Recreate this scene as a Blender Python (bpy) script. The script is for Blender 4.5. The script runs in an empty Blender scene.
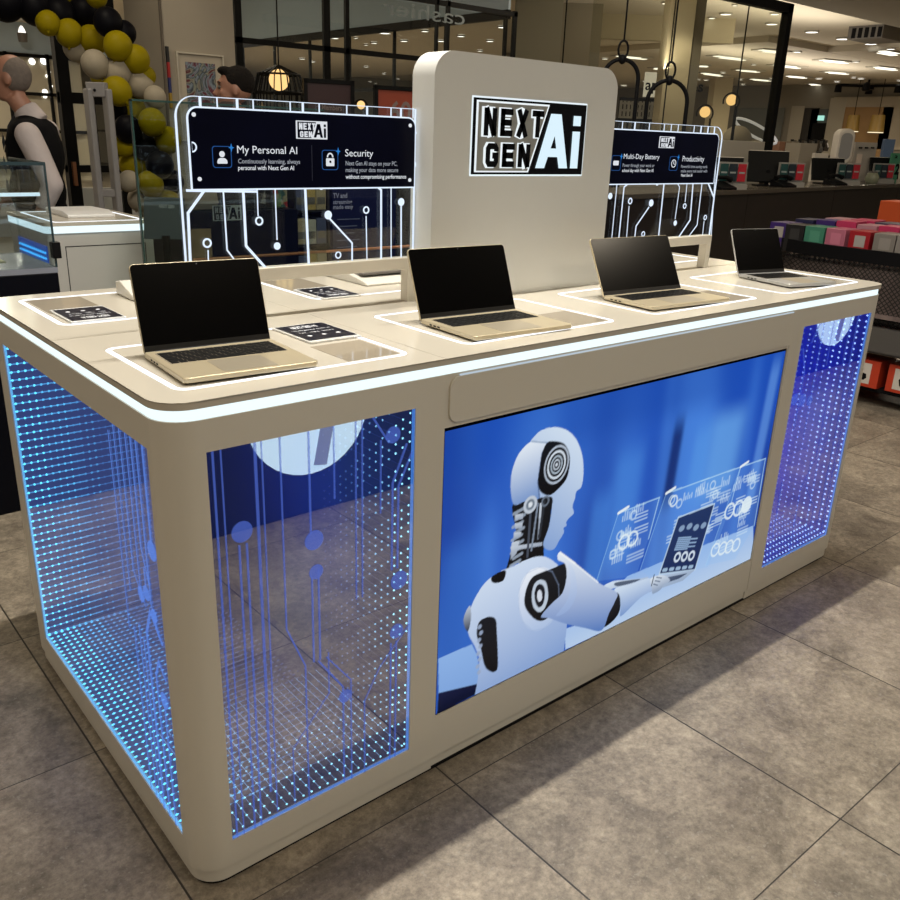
import bpy, bmesh, math, random
import numpy as np
from mathutils import Vector, Matrix, Euler
random.seed(7)
C = bpy.context.scene.collection
PI = math.pi
# ------------------------------------------------------------------ camera measurements
CAM = np.array([-.50246, -1.30948, 1.47083])
RX = np.array([.76664021, -.64120896, .03337446]); UP = np.array([.1959273, .28312087, .93885838]); FW = np.array([.61145341, .71322762, -.34268218])
FPX = 859.172
def ray(u, v): return FW + (u-450)/FPX*RX - (v-450)/FPX*UP
def pl(u, v, ax, val):
    d = ray(u, v); t = (val-CAM[ax])/d[ax]; return Vector(CAM+t*d)
def at(u, v, d): return Vector(CAM+d*ray(u, v))

# ------------------------------------------------------------------ materials
MATS = {}
def mat(name, col, rough=.5, metal=0., emit=0., ecol=None, noise=0., nscale=20., bump=0., alpha=1., trans=0., spec=.5, coat=0.):
    if name in MATS: return MATS[name]
    m = bpy.data.materials.new(name); m.use_nodes = True; nt = m.node_tree; b = nt.nodes['Principled BSDF']
    b.inputs['Base Color'].default_value = (*col, 1); b.inputs['Roughness'].default_value = rough
    b.inputs['Metallic'].default_value = metal; b.inputs['Alpha'].default_value = alpha
    b.inputs['Transmission Weight'].default_value = trans; b.inputs['Specular IOR Level'].default_value = spec
    b.inputs['Coat Weight'].default_value = coat
    if emit:
        b.inputs['Emission Color'].default_value = (*(ecol or col), 1); b.inputs['Emission Strength'].default_value = emit
        m.cycles.emission_sampling = 'NONE' if emit < 6 else 'AUTO'
    if noise or bump:
        tc = nt.nodes.new('ShaderNodeTexCoord'); nz = nt.nodes.new('ShaderNodeTexNoise'); nz.inputs['Scale'].default_value = nscale; nz.inputs['Detail'].default_value = 4
        nt.links.new(tc.outputs['Object'], nz.inputs['Vector'])
        if noise:
            mx = nt.nodes.new('ShaderNodeMix'); mx.data_type = 'RGBA'
            mx.inputs['A'].default_value = (*[c*(1-noise) for c in col], 1); mx.inputs['B'].default_value = (*[min(1, c*(1+noise)) for c in col], 1)
            nt.links.new(nz.outputs['Fac'], mx.inputs['Factor']); nt.links.new(mx.outputs['Result'], b.inputs['Base Color'])
        if bump:
            bp = nt.nodes.new('ShaderNodeBump'); bp.inputs['Strength'].default_value = bump; bp.inputs['Distance'].default_value = .01
            nt.links.new(nz.outputs['Fac'], bp.inputs['Height']); nt.links.new(bp.outputs['Normal'], b.inputs['Normal'])
    MATS[name] = m; return m
def glow(name, col, strength, sample=False):
    if name in MATS: return MATS[name]
    m = bpy.data.materials.new(name); m.use_nodes = True; nt = m.node_tree; nt.nodes.clear()
    e = nt.nodes.new('ShaderNodeEmission'); o = nt.nodes.new('ShaderNodeOutputMaterial')
    e.inputs['Color'].default_value = (*col, 1); e.inputs['Strength'].default_value = strength
    nt.links.new(e.outputs[0], o.inputs[0]); m.cycles.emission_sampling = 'AUTO' if sample else 'NONE'
    MATS[name] = m; return m
def glass(name, tint=(.9, .95, .94), refl=.08, rough=.01, haze=None, hz=0.):
    if name in MATS: return MATS[name]
    m = bpy.data.materials.new(name); m.use_nodes = True; nt = m.node_tree; nt.nodes.clear()
    t = nt.nodes.new('ShaderNodeBsdfTransparent'); t.inputs[0].default_value = (*tint, 1)
    g = nt.nodes.new('ShaderNodeBsdfGlossy'); g.inputs['Roughness'].default_value = rough
    mx = nt.nodes.new('ShaderNodeMixShader'); mx.inputs[0].default_value = refl
    o = nt.nodes.new('ShaderNodeOutputMaterial'); nt.links.new(t.outputs[0], mx.inputs[1]); nt.links.new(g.outputs[0], mx.inputs[2])
    last = mx
    if hz:
        e = nt.nodes.new('ShaderNodeEmission'); e.inputs[0].default_value = (*haze, 1); e.inputs[1].default_value = hz
        a = nt.nodes.new('ShaderNodeAddShader'); nt.links.new(mx.outputs[0], a.inputs[0]); nt.links.new(e.outputs[0], a.inputs[1]); last = a
        m.cycles.emission_sampling = 'NONE'
    nt.links.new(last.outputs[0], o.inputs[0]); MATS[name] = m; return m

# ------------------------------------------------------------------ mesh builder
def worg(p):
    v = Vector((0, 0, 0))
    while p is not None: v += Vector(p.location); p = p.parent
    return v
class MB:
    def __init__(s): s.v = []; s.f = []
    def add(s, vs, fs):
        n = len(s.v); s.v += [tuple(x) for x in vs]; s.f += [tuple(i+n for i in f) for f in fs]; return s
    def box(s, x0, y0, z0, x1, y1, z1, M=None, bev=0):
        vs = [Vector((x, y, z)) for z in (z0, z1) for x, y in ((x0, y0), (x1, y0), (x1, y1), (x0, y1))]
        if M is not None: vs = [M @ v for v in vs]
        return s.add(vs, [(3, 2, 1, 0), (4, 5, 6, 7), (0, 1, 5, 4), (1, 2, 6, 5), (2, 3, 7, 6), (3, 0, 4, 7)])
    def prism(s, pts, z0, z1, M=None, axis='z'):
        n = len(pts)
        def P(a, b, c): return Vector((a, b, c)) if axis == 'z' else (Vector((a, c, b)) if axis == 'y' else Vector((c, a, b)))
        vs = [P(a, b, z0) for a, b in pts]+[P(a, b, z1) for a, b in pts]
        if M is not None: vs = [M @ v for v in vs]
        return s.add(vs, [tuple(range(n))[::-1], tuple(range(n, 2*n))]+[(i, (i+1) % n, (i+1) % n+n, i+n) for i in range(n)])
    def tube(s, path, r, n=10, cap=True):
        path = [Vector(p) for p in path]; rs = r if isinstance(r, (list, tuple)) else [r]*len(path)
        rings = []; prev = None
        for i, p in enumerate(path):
            d = (path[min(i+1, len(path)-1)]-path[max(i-1, 0)]).normalized()
            if prev is None: a = d.orthogonal().normalized()
            else: a = (prev-d*prev.dot(d)).normalized()
            prev = a; b = d.cross(a)
            rings.append([p+rs[i]*(math.cos(2*PI*k/n)*a+math.sin(2*PI*k/n)*b) for k in range(n)])
        vs = [v for r_ in rings for v in r_]; fs = []
        for i in range(len(path)-1):
            for k in range(n): fs.append((i*n+k, i*n+(k+1) % n, (i+1)*n+(k+1) % n, (i+1)*n+k))
        if cap: fs += [tuple(range(n))[::-1], tuple(range((len(path)-1)*n, len(path)*n))]
        return s.add(vs, fs)
    def ell(s, c, r, seg=16, rings=10, M=None):
        c = Vector(c); r = (r, r, r) if not isinstance(r, (list, tuple)) else r
        vs = [Vector((0, 0, -1))]
        for i in range(1, rings):
            ph = -PI/2+PI*i/rings
            for k in range(seg):
                th = 2*PI*k/seg; vs.append(Vector((math.cos(ph)*math.cos(th), math.cos(ph)*math.sin(th), math.sin(ph))))
        vs.append(Vector((0, 0, 1)))
        vs = [Vector((v.x*r[0], v.y*r[1], v.z*r[2])) for v in vs]
        if M is not None: vs = [M @ v for v in vs]
        vs = [v+c for v in vs]; fs = []
        for k in range(seg): fs.append((0, 1+(k+1) % seg, 1+k))
        for i in range(rings-2):
            for k in range(seg): fs.append((1+i*seg+k, 1+i*seg+(k+1) % seg, 1+(i+1)*seg+(k+1) % seg, 1+(i+1)*seg+k))
        t = len(vs)-1
        for k in range(seg): fs.append((t, 1+(rings-2)*seg+k, 1+(rings-2)*seg+(k+1) % seg))
        return s.add(vs, fs)
    def lathe(s, c, prof, n=24, M=None):
        vs = []
        for r, z in prof:
            for k in range(n): vs.append(Vector((r*math.cos(2*PI*k/n), r*math.sin(2*PI*k/n), z)))
        if M is not None: vs = [M @ v for v in vs]
        vs = [v+Vector(c) for v in vs]; fs = []
        for i in range(len(prof)-1):
            for k in range(n): fs.append((i*n+k, i*n+(k+1) % n, (i+1)*n+(k+1) % n, (i+1)*n+k))
        fs += [tuple(range(n))[::-1], tuple(range((len(prof)-1)*n, len(prof)*n))]
        return s.add(vs, fs)
    def build(s, name, m, parent=None, smooth=False, bev=0, tag=None, remesh=0):
        me = bpy.data.meshes.new(name)
        top = parent is None
        if top and s.v:
            a = np.array(s.v); o = Vector(((a[:, 0].min()+a[:, 0].max())/2, (a[:, 1].min()+a[:, 1].max())/2, a[:, 2].min()))
        else: o = worg(parent)
        me.from_pydata([(v[0]-o.x, v[1]-o.y, v[2]-o.z) for v in s.v], [], s.f); me.update()
        bm = bmesh.new(); bm.from_mesh(me); bmesh.ops.recalc_face_normals(bm, faces=bm.faces); bm.to_mesh(me); bm.free()
        ob = bpy.data.objects.new(name, me); C.objects.link(ob)
        if m is not None: me.materials.append(m)
        if top: ob.location = o
        else: ob.parent = parent
        if bev:
            md = ob.modifiers.new('bevel', 'BEVEL'); md.width = bev; md.segments = 3; md.limit_method = 'ANGLE'; md.angle_limit = .6
        if remesh:
            md = ob.modifiers.new('remesh', 'REMESH'); md.mode = 'VOXEL'; md.voxel_size = remesh; md.use_smooth_shade = True
            md = ob.modifiers.new('smooth', 'SMOOTH'); md.iterations = 4; md.factor = .5
        if smooth or bev:
            for p in me.polygons: p.use_smooth = True
            if not remesh:
                md = ob.modifiers.new('wn', 'WEIGHTED_NORMAL'); md.keep_sharp = True
                try: me.set_sharp_from_angle(angle=.7)
                except Exception: pass
        if tag: settag(ob, *tag)
        return ob
def settag(o, label, cat=None, group=None, kind=None):
    if label: o['label'] = label
    if cat: o['category'] = cat
    if group: o['group'] = group
    if kind: o['kind'] = kind
    return o
def thing(name, loc, label, cat, group=None):
    o = bpy.data.objects.new(name, None); C.objects.link(o); o.location = loc; o.empty_display_size = .1
    return settag(o, label, cat, group)
def struct(o): o['kind'] = 'structure'; return o
def copy_tree(o, parent=None):
    c = o.copy(); C.objects.link(c); c.parent = parent
    for ch in list(o.children): copy_tree(ch, c)
    return c
def rrect(x0, y0, x1, y1, r, n=8):
    if not isinstance(r, (list, tuple)): r = [r]*4
    out = []
    for (cx, cy, a0), rr in zip(((x0, y0, PI), (x1, y0, 1.5*PI), (x1, y1, 0), (x0, y1, .5*PI)), r):
        sx = 1 if cx == x0 else -1; sy = 1 if cy == y0 else -1
        if rr < 1e-5: out.append((cx, cy)); continue
        for k in range(n+1):
            a = a0+.5*PI*k/n; out.append((cx+sx*rr+rr*math.cos(a), cy+sy*rr+rr*math.sin(a)))
    return out
def ring_mesh(mb, outer, inner, z0, z1, axis='z'):
    n = len(outer)
    def P(a, b, c): return (a, b, c) if axis == 'z' else (a, c, b)
    vs = [P(a, b, z0) for a, b in outer]+[P(a, b, z0) for a, b in inner]+[P(a, b, z1) for a, b in outer]+[P(a, b, z1) for a, b in inner]
    fs = []
    for i in range(n):
        j = (i+1) % n
        fs += [(i, j, n+j, n+i), (2*n+i, 2*n+j, 3*n+j, 3*n+i), (i, j, 2*n+j, 2*n+i), (n+i, n+j, 3*n+j, 3*n+i)]
    return mb.add(vs, fs)
def text_raw(s, bold=0.):
    cu = bpy.data.curves.new('t', 'FONT'); cu.body = s; cu.size = 1; cu.offset = bold; cu.resolution_u = 3
    ob = bpy.data.objects.new('t', cu); C.objects.link(ob)
    dg = bpy.context.evaluated_depsgraph_get(); me = bpy.data.meshes.new_from_object(ob.evaluated_get(dg))
    bpy.data.objects.remove(ob); vs = [tuple(v.co) for v in me.vertices]; fs = [tuple(p.vertices) for p in me.polygons]
    bpy.data.meshes.remove(me); return vs, fs
def text_fit(mb, s, x0, x1, z0, z1, y, bold=.01, M=None, dx=(1, 0, 0), mirror=False):
    """lettering standing upright facing -y, its box filled exactly (z0,z1 = bottom/top of the capitals)"""
    vs, fs = text_raw(s, bold)
    a = np.array(vs); lo = a.min(0); hi = a.max(0)
    cap = .69 ; desc = 0
    sx = (x1-x0)/(hi[0]-lo[0]); sz = (z1-z0)/cap
    pts = []
    for v in vs:
        X = (v[0]-lo[0])*sx
        if mirror: X = (x1-x0)-X
        pts.append((x0+X, y, z0+v[1]*sz))
    if M is not None: pts = [M @ Vector(p) for p in pts]
    return mb.add(pts, fs)
def stroke(mb, pts, w, y, t=.001):
    """a flat line of width w through (x,z) points, in the plane y"""
    pts = [Vector((p[0], p[1])) for p in pts]; n = len(pts); L = []; R_ = []
    for i, p in enumerate(pts):
        if i == 0: d = (pts[1]-p).normalized(); nn = Vector((-d.y, d.x)); k = 1
        elif i == n-1: d = (p-pts[i-1]).normalized(); nn = Vector((-d.y, d.x)); k = 1
        else:
            d1 = (p-pts[i-1]).normalized(); d2 = (pts[i+1]-p).normalized(); nn = (Vector((-d1.y, d1.x))+Vector((-d2.y, d2.x))).normalized()
            k = 1/max(.4, nn.dot(Vector((-d1.y, d1.x))))
        L.append(p+nn*w/2*k); R_.append(p-nn*w/2*k)
    for i in range(n-1): mb.prism([tuple(L[i]), tuple(L[i+1]), tuple(R_[i+1]), tuple(R_[i])], y, y+t, axis='y')
    return mb
def circle(cx, cz, r, n=20, rz=None): return [(cx+r*math.cos(2*PI*k/n), cz+(rz or r)*math.sin(2*PI*k/n)) for k in range(n)]

# ------------------------------------------------------------------ colours
M_white = mat('painted_white', (.70, .66, .575), .42, noise=.015, nscale=3)
M_top = mat('worktop_cream', (.56, .525, .455), .18, noise=.02, nscale=6, spec=.5)
M_edge = mat('worktop_edge', (.60, .55, .46), .4)
M_strip = glow('strip_light', (.82, .97, 1.), 1.13)
M_loop = glow('inlaid_light', (.93, .96, 1.), 1.5)
M_trace = glow('etched_light', (.74, .85, 1.), 1.1)
M_black = mat('black_matte', (.005, .005, .006), .5, spec=.12)
M_bgloss = mat('black_gloss', (.002, .002, .003), .12, spec=.25)
M_dark = mat('charcoal', (.014, .014, .017), .5, spec=.25)
M_navy = mat('navy_board', (.0016, .0022, .014), .3, noise=.7, nscale=5, spec=.12)
M_navy2 = mat('navy_fixture', (.002, .003, .012), .35, spec=.12)
M_silver = mat('champagne_metal', (.62, .54, .38), .32, metal=.45)
M_steel = mat('brushed_steel', (.5, .5, .49), .3, metal=.5)
M_key = mat('key_black', (.006, .006, .006), .5, spec=.2)
M_lwhite = glow('lettering_white', (.9, .94, 1.), .8)
M_lgrey = glow('lettering_grey', (.7, .75, .85), .45)
M_cardtxt = mat('card_print', (.75, .78, .85), .6)
M_beige = mat('beige_wall', (.34, .30, .24), .7, noise=.05, nscale=2)
M_wood = mat('dark_brown_laminate', (.022, .016, .013), .45, noise=.35, nscale=9)
M_frame = mat('black_steel_frame', (.003, .003, .003), .5, spec=.15)
M_paper = mat('white_card', (.62, .58, .52), .6)
M_grey = mat('grey_plastic', (.14, .13, .12), .5)
M_red = mat('red_card', (.45, .02, .03), .5)
M_orange = mat('orange_card', (.55, .08, .015), .5)

# ------------------------------------------------------------------ floor
def floor_mat():
    m = bpy.data.materials.new('stone_tiles'); m.use_nodes = True; nt = m.node_tree; b = nt.nodes['Principled BSDF']; N = nt.nodes.new; L = nt.links.new
    tc = N('ShaderNodeTexCoord'); sep = N('ShaderNodeSeparateXYZ'); L(tc.outputs['Object'], sep.inputs[0])
    def math_(op, a, bb=None, c=None):
        n = N('ShaderNodeMath'); n.operation = op
        for i, x in enumerate((a, bb, c)):
            if x is None: continue
            if isinstance(x, (int, float)): n.inputs[i].default_value = x
            else: L(x, n.inputs[i])
        return n.outputs[0]
    gs = []; ids = []
    for ax, ph in ((0, -.018), (1, -.066)):
        p = math_('MULTIPLY', math_('SUBTRACT', sep.outputs[ax], ph), 1/.639)
        fr = math_('FRACT', p); ids.append(math_('FLOOR', p))
        dist = math_('MINIMUM', fr, math_('SUBTRACT', 1., fr))
        gs.append(math_('LESS_THAN', dist, .0036 if ax == 0 else .0024))
    grout = math_('MAXIMUM', gs[0], gs[1])
    cmb = N('ShaderNodeCombineXYZ'); L(ids[0], cmb.inputs[0]); L(ids[1], cmb.inputs[1])
    wn = N('ShaderNodeTexWhiteNoise'); wn.noise_dimensions = '2D'; L(cmb.outputs[0], wn.inputs['Vector'])
    off = N('ShaderNodeVectorMath'); off.operation = 'MULTIPLY_ADD'; L(wn.outputs['Color'], off.inputs[0]); off.inputs[1].default_value = (9, 9, 9); L(tc.outputs['Object'], off.inputs[2])
    def noise(sc, det, ro=.6, dist=0.):
        n = N('ShaderNodeTexNoise'); n.inputs['Scale'].default_value = sc; n.inputs['Detail'].default_value = det; n.inputs['Roughness'].default_value = ro; n.inputs['Distortion'].default_value = dist
        L(off.outputs[0], n.inputs['Vector']); return n.outputs['Fac']
    n1 = noise(3.6, 12, .74, .5); n2 = noise(55, 8, .78); n3 = noise(85, 2, .5); n4 = noise(11, 8, .75, .8)
    cr = N('ShaderNodeValToRGB'); L(n1, cr.inputs[0]); e = cr.color_ramp.elements
    e[0].position = .34; e[0].color = (.145, .126, .101, 1); e[1].position = .66; e[1].color = (.385, .335, .265, 1)
    cr2 = N('ShaderNodeValToRGB'); L(n2, cr2.inputs[0]); cr2.color_ramp.elements[0].position = .35; cr2.color_ramp.elements[0].color = (.62, .61, .60, 1); cr2.color_ramp.elements[1].position = .66; cr2.color_ramp.elements[1].color = (1.32, 1.31, 1.30, 1)
    mu = N('ShaderNodeMix'); mu.data_type = 'RGBA'; mu.blend_type = 'MULTIPLY'; mu.inputs['Factor'].default_value = 1; L(cr.outputs[0], mu.inputs['A']); L(cr2.outputs[0], mu.inputs['B'])
    sp = N('ShaderNodeValToRGB'); L(n3, sp.inputs[0]); sp.color_ramp.elements[0].position = .635; sp.color_ramp.elements[0].color = (0, 0, 0, 1); sp.color_ramp.elements[1].position = .70; sp.color_ramp.elements[1].color = (1, 1, 1, 1)
    cr4 = N('ShaderNodeValToRGB'); L(n4, cr4.inputs[0]); cr4.color_ramp.elements[0].position = .34; cr4.color_ramp.elements[0].color = (.80, .78, .78, 1); cr4.color_ramp.elements[1].position = .64; cr4.color_ramp.elements[1].color = (1.14, 1.14, 1.12, 1)
    mu4 = N('ShaderNodeMix'); mu4.data_type = 'RGBA'; mu4.blend_type = 'MULTIPLY'; mu4.inputs['Factor'].default_value = 1; L(mu.outputs['Result'], mu4.inputs['A']); L(cr4.outputs[0], mu4.inputs['B']); mu = mu4
    m2 = N('ShaderNodeMix'); m2.data_type = 'RGBA'; m2.inputs['B'].default_value = (.36, .33, .28, 1); L(math_('MULTIPLY', sp.outputs[0], .5), m2.inputs['Factor']); L(mu.outputs['Result'], m2.inputs['A'])
    m3 = N('ShaderNodeMix'); m3.data_type = 'RGBA'; m3.inputs['B'].default_value = (.035, .03, .025, 1); L(grout, m3.inputs['Factor']); L(m2.outputs['Result'], m3.inputs['A'])
    L(m3.outputs['Result'], b.inputs['Base Color'])
    rr = math_('MULTIPLY_ADD', n1, .22, .27); L(rr, b.inputs['Roughness']); b.inputs['Specular IOR Level'].default_value = .45
    bp = N('ShaderNodeBump'); bp.inputs['Strength'].default_value = .3; bp.inputs['Distance'].default_value = .004
    L(math_('SUBTRACT', math_('MULTIPLY', n2, .4), grout), bp.inputs['Height']); L(bp.outputs['Normal'], b.inputs['Normal'])
    return m
fl = bpy.data.meshes.new('floor'); fl.from_pydata([(-8, -8, 0), (44, -8, 0), (44, 40, 0), (-8, 40, 0)], [], [(0, 1, 2, 3)]); fl.materials.append(floor_mat())
fo = bpy.data.objects.new('floor', fl); C.objects.link(fo); struct(fo)

ART={'head':[(0.195,0.9),(0.213,0.921),(0.236,0.925),(0.258,0.919),(0.286,0.896),(0.311,0.854),(0.33,0.791),(0.338,0.725),(0.336,0.671),(0.323,0.658),(0.321,0.634),(0.316,0.605),(0.321,0.576),(0.309,0.563),(0.302,0.55),(0.304,0.536),(0.296,0.531),(0.298,0.512),(0.287,0.487),(0.276,0.462),(0.261,0.464),(0.247,0.483),(0.245,0.508),(0.256,0.559),(0.26,0.636),(0.256,0.669),(0.225,0.68),(0.202,0.681),(0.187,0.685),(0.163,0.685),(0.153,0.731),(0.151,0.791),(0.158,0.838),(0.171,0.871),(0.19,0.89)],'shell':[(0.196,0.893),(0.234,0.874),(0.223,0.841),(0.22,0.791),(0.218,0.739),(0.225,0.68),(0.187,0.685),(0.163,0.685),(0.153,0.731),(0.151,0.791),(0.158,0.838),(0.171,0.871)],'ear':[(0.234,0.874),(0.255,0.871),(0.278,0.853),(0.293,0.817),(0.298,0.773),(0.293,0.721),(0.271,0.689),(0.25,0.678),(0.228,0.7),(0.218,0.739),(0.22,0.791),(0.223,0.841)],'neck':[(0.19,0.688),(0.258,0.674),(0.259,0.62),(0.256,0.559),(0.247,0.483),(0.247,0.448),(0.225,0.447),(0.171,0.462),(0.156,0.448),(0.149,0.428),(0.158,0.487),(0.164,0.53),(0.171,0.587),(0.16,0.653),(0.161,0.691)],'cab1':[(0.166,0.648),(0.187,0.642),(0.187,0.622),(0.167,0.627)],'cab2':[(0.167,0.616),(0.187,0.609),(0.186,0.589),(0.169,0.594)],'cab3':[(0.166,0.582),(0.185,0.576),(0.183,0.556),(0.166,0.561)],'cab4':[(0.163,0.549),(0.182,0.545),(0.176,0.499),(0.162,0.484)],'cab5':[(0.227,0.659),(0.233,0.659),(0.233,0.523),(0.228,0.523)],'cab6':[(0.16,0.535),(0.241,0.506),(0.242,0.492),(0.162,0.517)],'torso':[(0.105,0.009),(0.1,0.103),(0.09,0.187),(0.071,0.257),(0.065,0.316),(0.074,0.366),(0.087,0.404),(0.106,0.436),(0.136,0.453),(0.171,0.455),(0.208,0.461),(0.247,0.448),(0.283,0.4),(0.312,0.329),(0.327,0.216),(0.331,0.107),(0.332,0.009)],'backj':[(0.063,0.358),(0.071,0.367),(0.074,0.318),(0.069,0.274),(0.06,0.297),(0.057,0.33)],'notch':[(0.119,0.447),(0.151,0.451),(0.147,0.414),(0.123,0.421)],'vent':[(0.094,0.291),(0.116,0.296),(0.134,0.274),(0.139,0.224),(0.147,0.084),(0.14,0.059),(0.124,0.077),(0.112,0.111),(0.101,0.185),(0.09,0.243)],'ring':[(0.24,0.41),(0.275,0.371),(0.296,0.305),(0.302,0.232),(0.292,0.169),(0.263,0.146),(0.233,0.158),(0.206,0.212),(0.192,0.279),(0.19,0.355),(0.207,0.406)],'joint':[(0.247,0.385),(0.278,0.384),(0.309,0.382),(0.317,0.326),(0.312,0.261),(0.293,0.217),(0.272,0.183),(0.247,0.19),(0.222,0.234),(0.206,0.286),(0.208,0.344),(0.222,0.381)],'jr1':[(0.242,0.359),(0.258,0.342),(0.266,0.307),(0.269,0.263),(0.26,0.228),(0.245,0.227),(0.23,0.26),(0.224,0.308),(0.228,0.348)],'jr2':[(0.244,0.341),(0.255,0.324),(0.26,0.29),(0.257,0.253),(0.246,0.245),(0.235,0.274),(0.231,0.312),(0.235,0.337)],'jr3':[(0.244,0.318),(0.251,0.3),(0.252,0.274),(0.245,0.269),(0.239,0.29),(0.239,0.311)],'arm':[(0.292,0.437),(0.338,0.366),(0.414,0.241),(0.478,0.158),(0.476,0.119),(0.46,0.074),(0.442,0.011),(0.389,0.059),(0.323,0.126),(0.278,0.179),(0.254,0.203),(0.281,0.238),(0.309,0.263),(0.317,0.326),(0.309,0.382),(0.288,0.411)],'armhi':[(0.319,0.375),(0.339,0.333),(0.352,0.235),(0.331,0.177),(0.296,0.176),(0.323,0.218),(0.331,0.283)],'elbow':[(0.478,0.158),(0.491,0.128),(0.496,0.067),(0.482,0.035),(0.454,0.02),(0.439,0.038),(0.458,0.093),(0.471,0.14)],'fore':[(0.471,0.177),(0.526,0.165),(0.584,0.155),(0.604,0.123),(0.611,0.09),(0.563,0.078),(0.504,0.034),(0.498,0.067),(0.492,0.123)],'hand':[(0.591,0.148),(0.626,0.143),(0.653,0.119),(0.665,0.092),(0.644,0.089),(0.634,0.071),(0.607,0.068),(0.601,0.096)],'hand2':[(0.431,0.212),(0.461,0.217),(0.51,0.194),(0.554,0.172),(0.583,0.161),(0.555,0.155),(0.485,0.177),(0.444,0.191)],'hand2d':[(0.469,0.205),(0.522,0.185),(0.555,0.168),(0.526,0.169),(0.479,0.184)],'deskR':[(0.333,0.005),(0.327,0.1),(0.426,0.078),(0.458,0.168),(0.509,0.21),(0.638,0.205),(0.829,0.191),(0.986,0.18),(1.024,-0.069),(0.894,-0.035),(0.723,-0.011)],'deskL':[(0.003,0.218),(0.079,0.216),(0.092,0.168),(0.101,0.095),(0.104,0.035),(0.006,0.082)],'deskD':[(0.006,0.082),(0.104,0.041),(0.105,0.005),(0.004,-0.002)],'lap':[(0.664,0.385),(0.799,0.38),(0.759,0.088),(0.621,0.15)],'lapk':[(0.614,0.146),(0.759,0.088),(0.715,0.062),(0.561,0.09),(0.519,0.09)],'lapk2':[(0.628,0.126),(0.731,0.089),(0.699,0.082),(0.589,0.104)],'p1':[(0.455,0.508),(0.586,0.51),(0.566,0.342),(0.538,0.192),(0.409,0.25)],'p2':[(0.608,0.517),(0.885,0.512),(0.867,0.323),(0.812,0.068),(0.583,0.165),(0.55,0.213)],'p3':[(0.885,0.512),(0.99,0.508),(0.991,0.177),(0.928,0.042),(0.801,0.084)],'circ':[(0.868,0.312),(0.904,0.308),(0.939,0.308),(0.832,0.143),(0.863,0.133),(0.891,0.126),(0.921,0.118),(0.484,0.373),(0.511,0.373),(0.639,0.47),(0.698,0.214),(0.716,0.213),(0.732,0.214)],'pts':[(0.263,0.784),(0.203,0.666),(0.241,0.66)],'col':[(0.58,0.768),(0.645,0.761),(0.662,0.532),(0.603,0.542)],'win':[(0.692,0.787),(0.864,0.819),(0.876,0.534),(0.699,0.534)],'win2':[(0.477,0.732),(0.563,0.732),(0.568,0.539),(0.483,0.51)],'win3':[(0.336,0.663),(0.407,0.663),(0.428,0.4),(0.378,0.393)]}

# ------------------------------------------------------------------ display counter
L_, D_ = 2.58, 1.115
ZB, ZW0, ZW1, ZBT, ZS, ZT = .045, .107, .951, 1.010, 1.031, 1.0447
ctr = thing('display_counter', (1.29, D_/2, 0), 'long white rounded display counter with glowing rim, blue light windows and a screen', 'display counter')
RR = .062
mb = MB()   # plinth
mb.prism(rrect(.006, .006, .5995, D_-.006, [.058, 0, 0, .058]), .011, ZB-.004)
mb.prism(rrect(.5995, .012, 1.9805, D_-.012, 0), .011, ZB-.004)
mb.prism(rrect(1.9805, .006, L_-.006, D_-.006, [0, .058, .058, 0]), .011, ZB-.004)
mb.prism(rrect(.018, .018, L_-.018, D_-.018, .045), ZB-.005, ZB+.001)
mb.build('plinth', M_white, ctr, smooth=True)
mb = MB(); mb.prism(rrect(.012, .012, L_-.012, D_-.012, .052), 0, .0112); mb.build('gap_strip', M_black, ctr)  # dark gap under the plinth, put in as a black strip
def end_unit(side):
    def X(pts): return pts if side < 0 else [(L_-a, b) for a, b in pts]
    mb = MB(); full = rrect(0, 0, .5990, D_, [RR, 0, 0, RR])
    mb.prism(X(full), ZB, ZW0); mb.prism(X(full), ZW1, ZBT)
    mb.prism(X(rrect(0, 0, .0735, .0754, [RR, 0, 0, 0])), ZW0, ZW1)
    mb.prism(X(rrect(.5257, 0, .5990, .06, 0)), ZW0, ZW1)
    mb.prism(X(rrect(0, .9951, .0735, D_, [0, 0, 0, RR])), ZW0, ZW1)
    mb.prism(X(rrect(.0735, D_-.03, .5990, D_, 0)), ZW0, ZW1)
    cab = mb.build('end_cabinet', M_white, ctr, smooth=True)
    mb = MB()   # dark lining behind the mirror glass
    mb.prism(X(rrect(.558, .06, .560, 1.08, 0)), ZW0, ZW1); mb.prism(X(rrect(.0735, 1.08, .56, 1.083, 0)), ZW0, ZW1)
    mb.prism(X(rrect(.0735, .06, .56, 1.08, 0)), ZW1-.004, ZW1-.0005); mb.prism(X(rrect(.012, .012, .56, 1.08, [.05, 0, 0, 0])), ZW0+.0005, ZW0+.003)
    
    if side > 0: mb.box(L_-.014, .0754, ZW0, L_-.012, .9951, ZW1)
    mb.prism(X(rrect(.5225, .005, .5256, .06, 0)), ZW0+.001, ZW1-.001); mb.prism(X(rrect(.008, .9922, .075, .9950, 0)), ZW0+.001, ZW1-.001); mb.prism(X(rrect(.0736, .005, .0745, .0754, 0)), ZW0+.001, ZW1-.001)
    mb.build('lining', mat('blue_lining', (.003, .008, .07), .6) if side < 0 else mat('blue_lining_deep', (.012, .035, .55), .6), cab)
    return cab, X
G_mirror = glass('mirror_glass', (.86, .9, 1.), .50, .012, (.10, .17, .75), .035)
G_mirror2 = glass('mirror_glass_side', (.86, .9, 1.), .42, .03, (.16, .24, .68), .20)  # blue LED haze is put into both panes as emission
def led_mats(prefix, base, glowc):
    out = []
    for k, s in enumerate((2.6, 1.5, .85, .45, .22)):  # dimmer steps for the deeper mirror images
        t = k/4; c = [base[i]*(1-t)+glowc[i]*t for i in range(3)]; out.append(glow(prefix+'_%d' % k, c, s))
    return out
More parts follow.
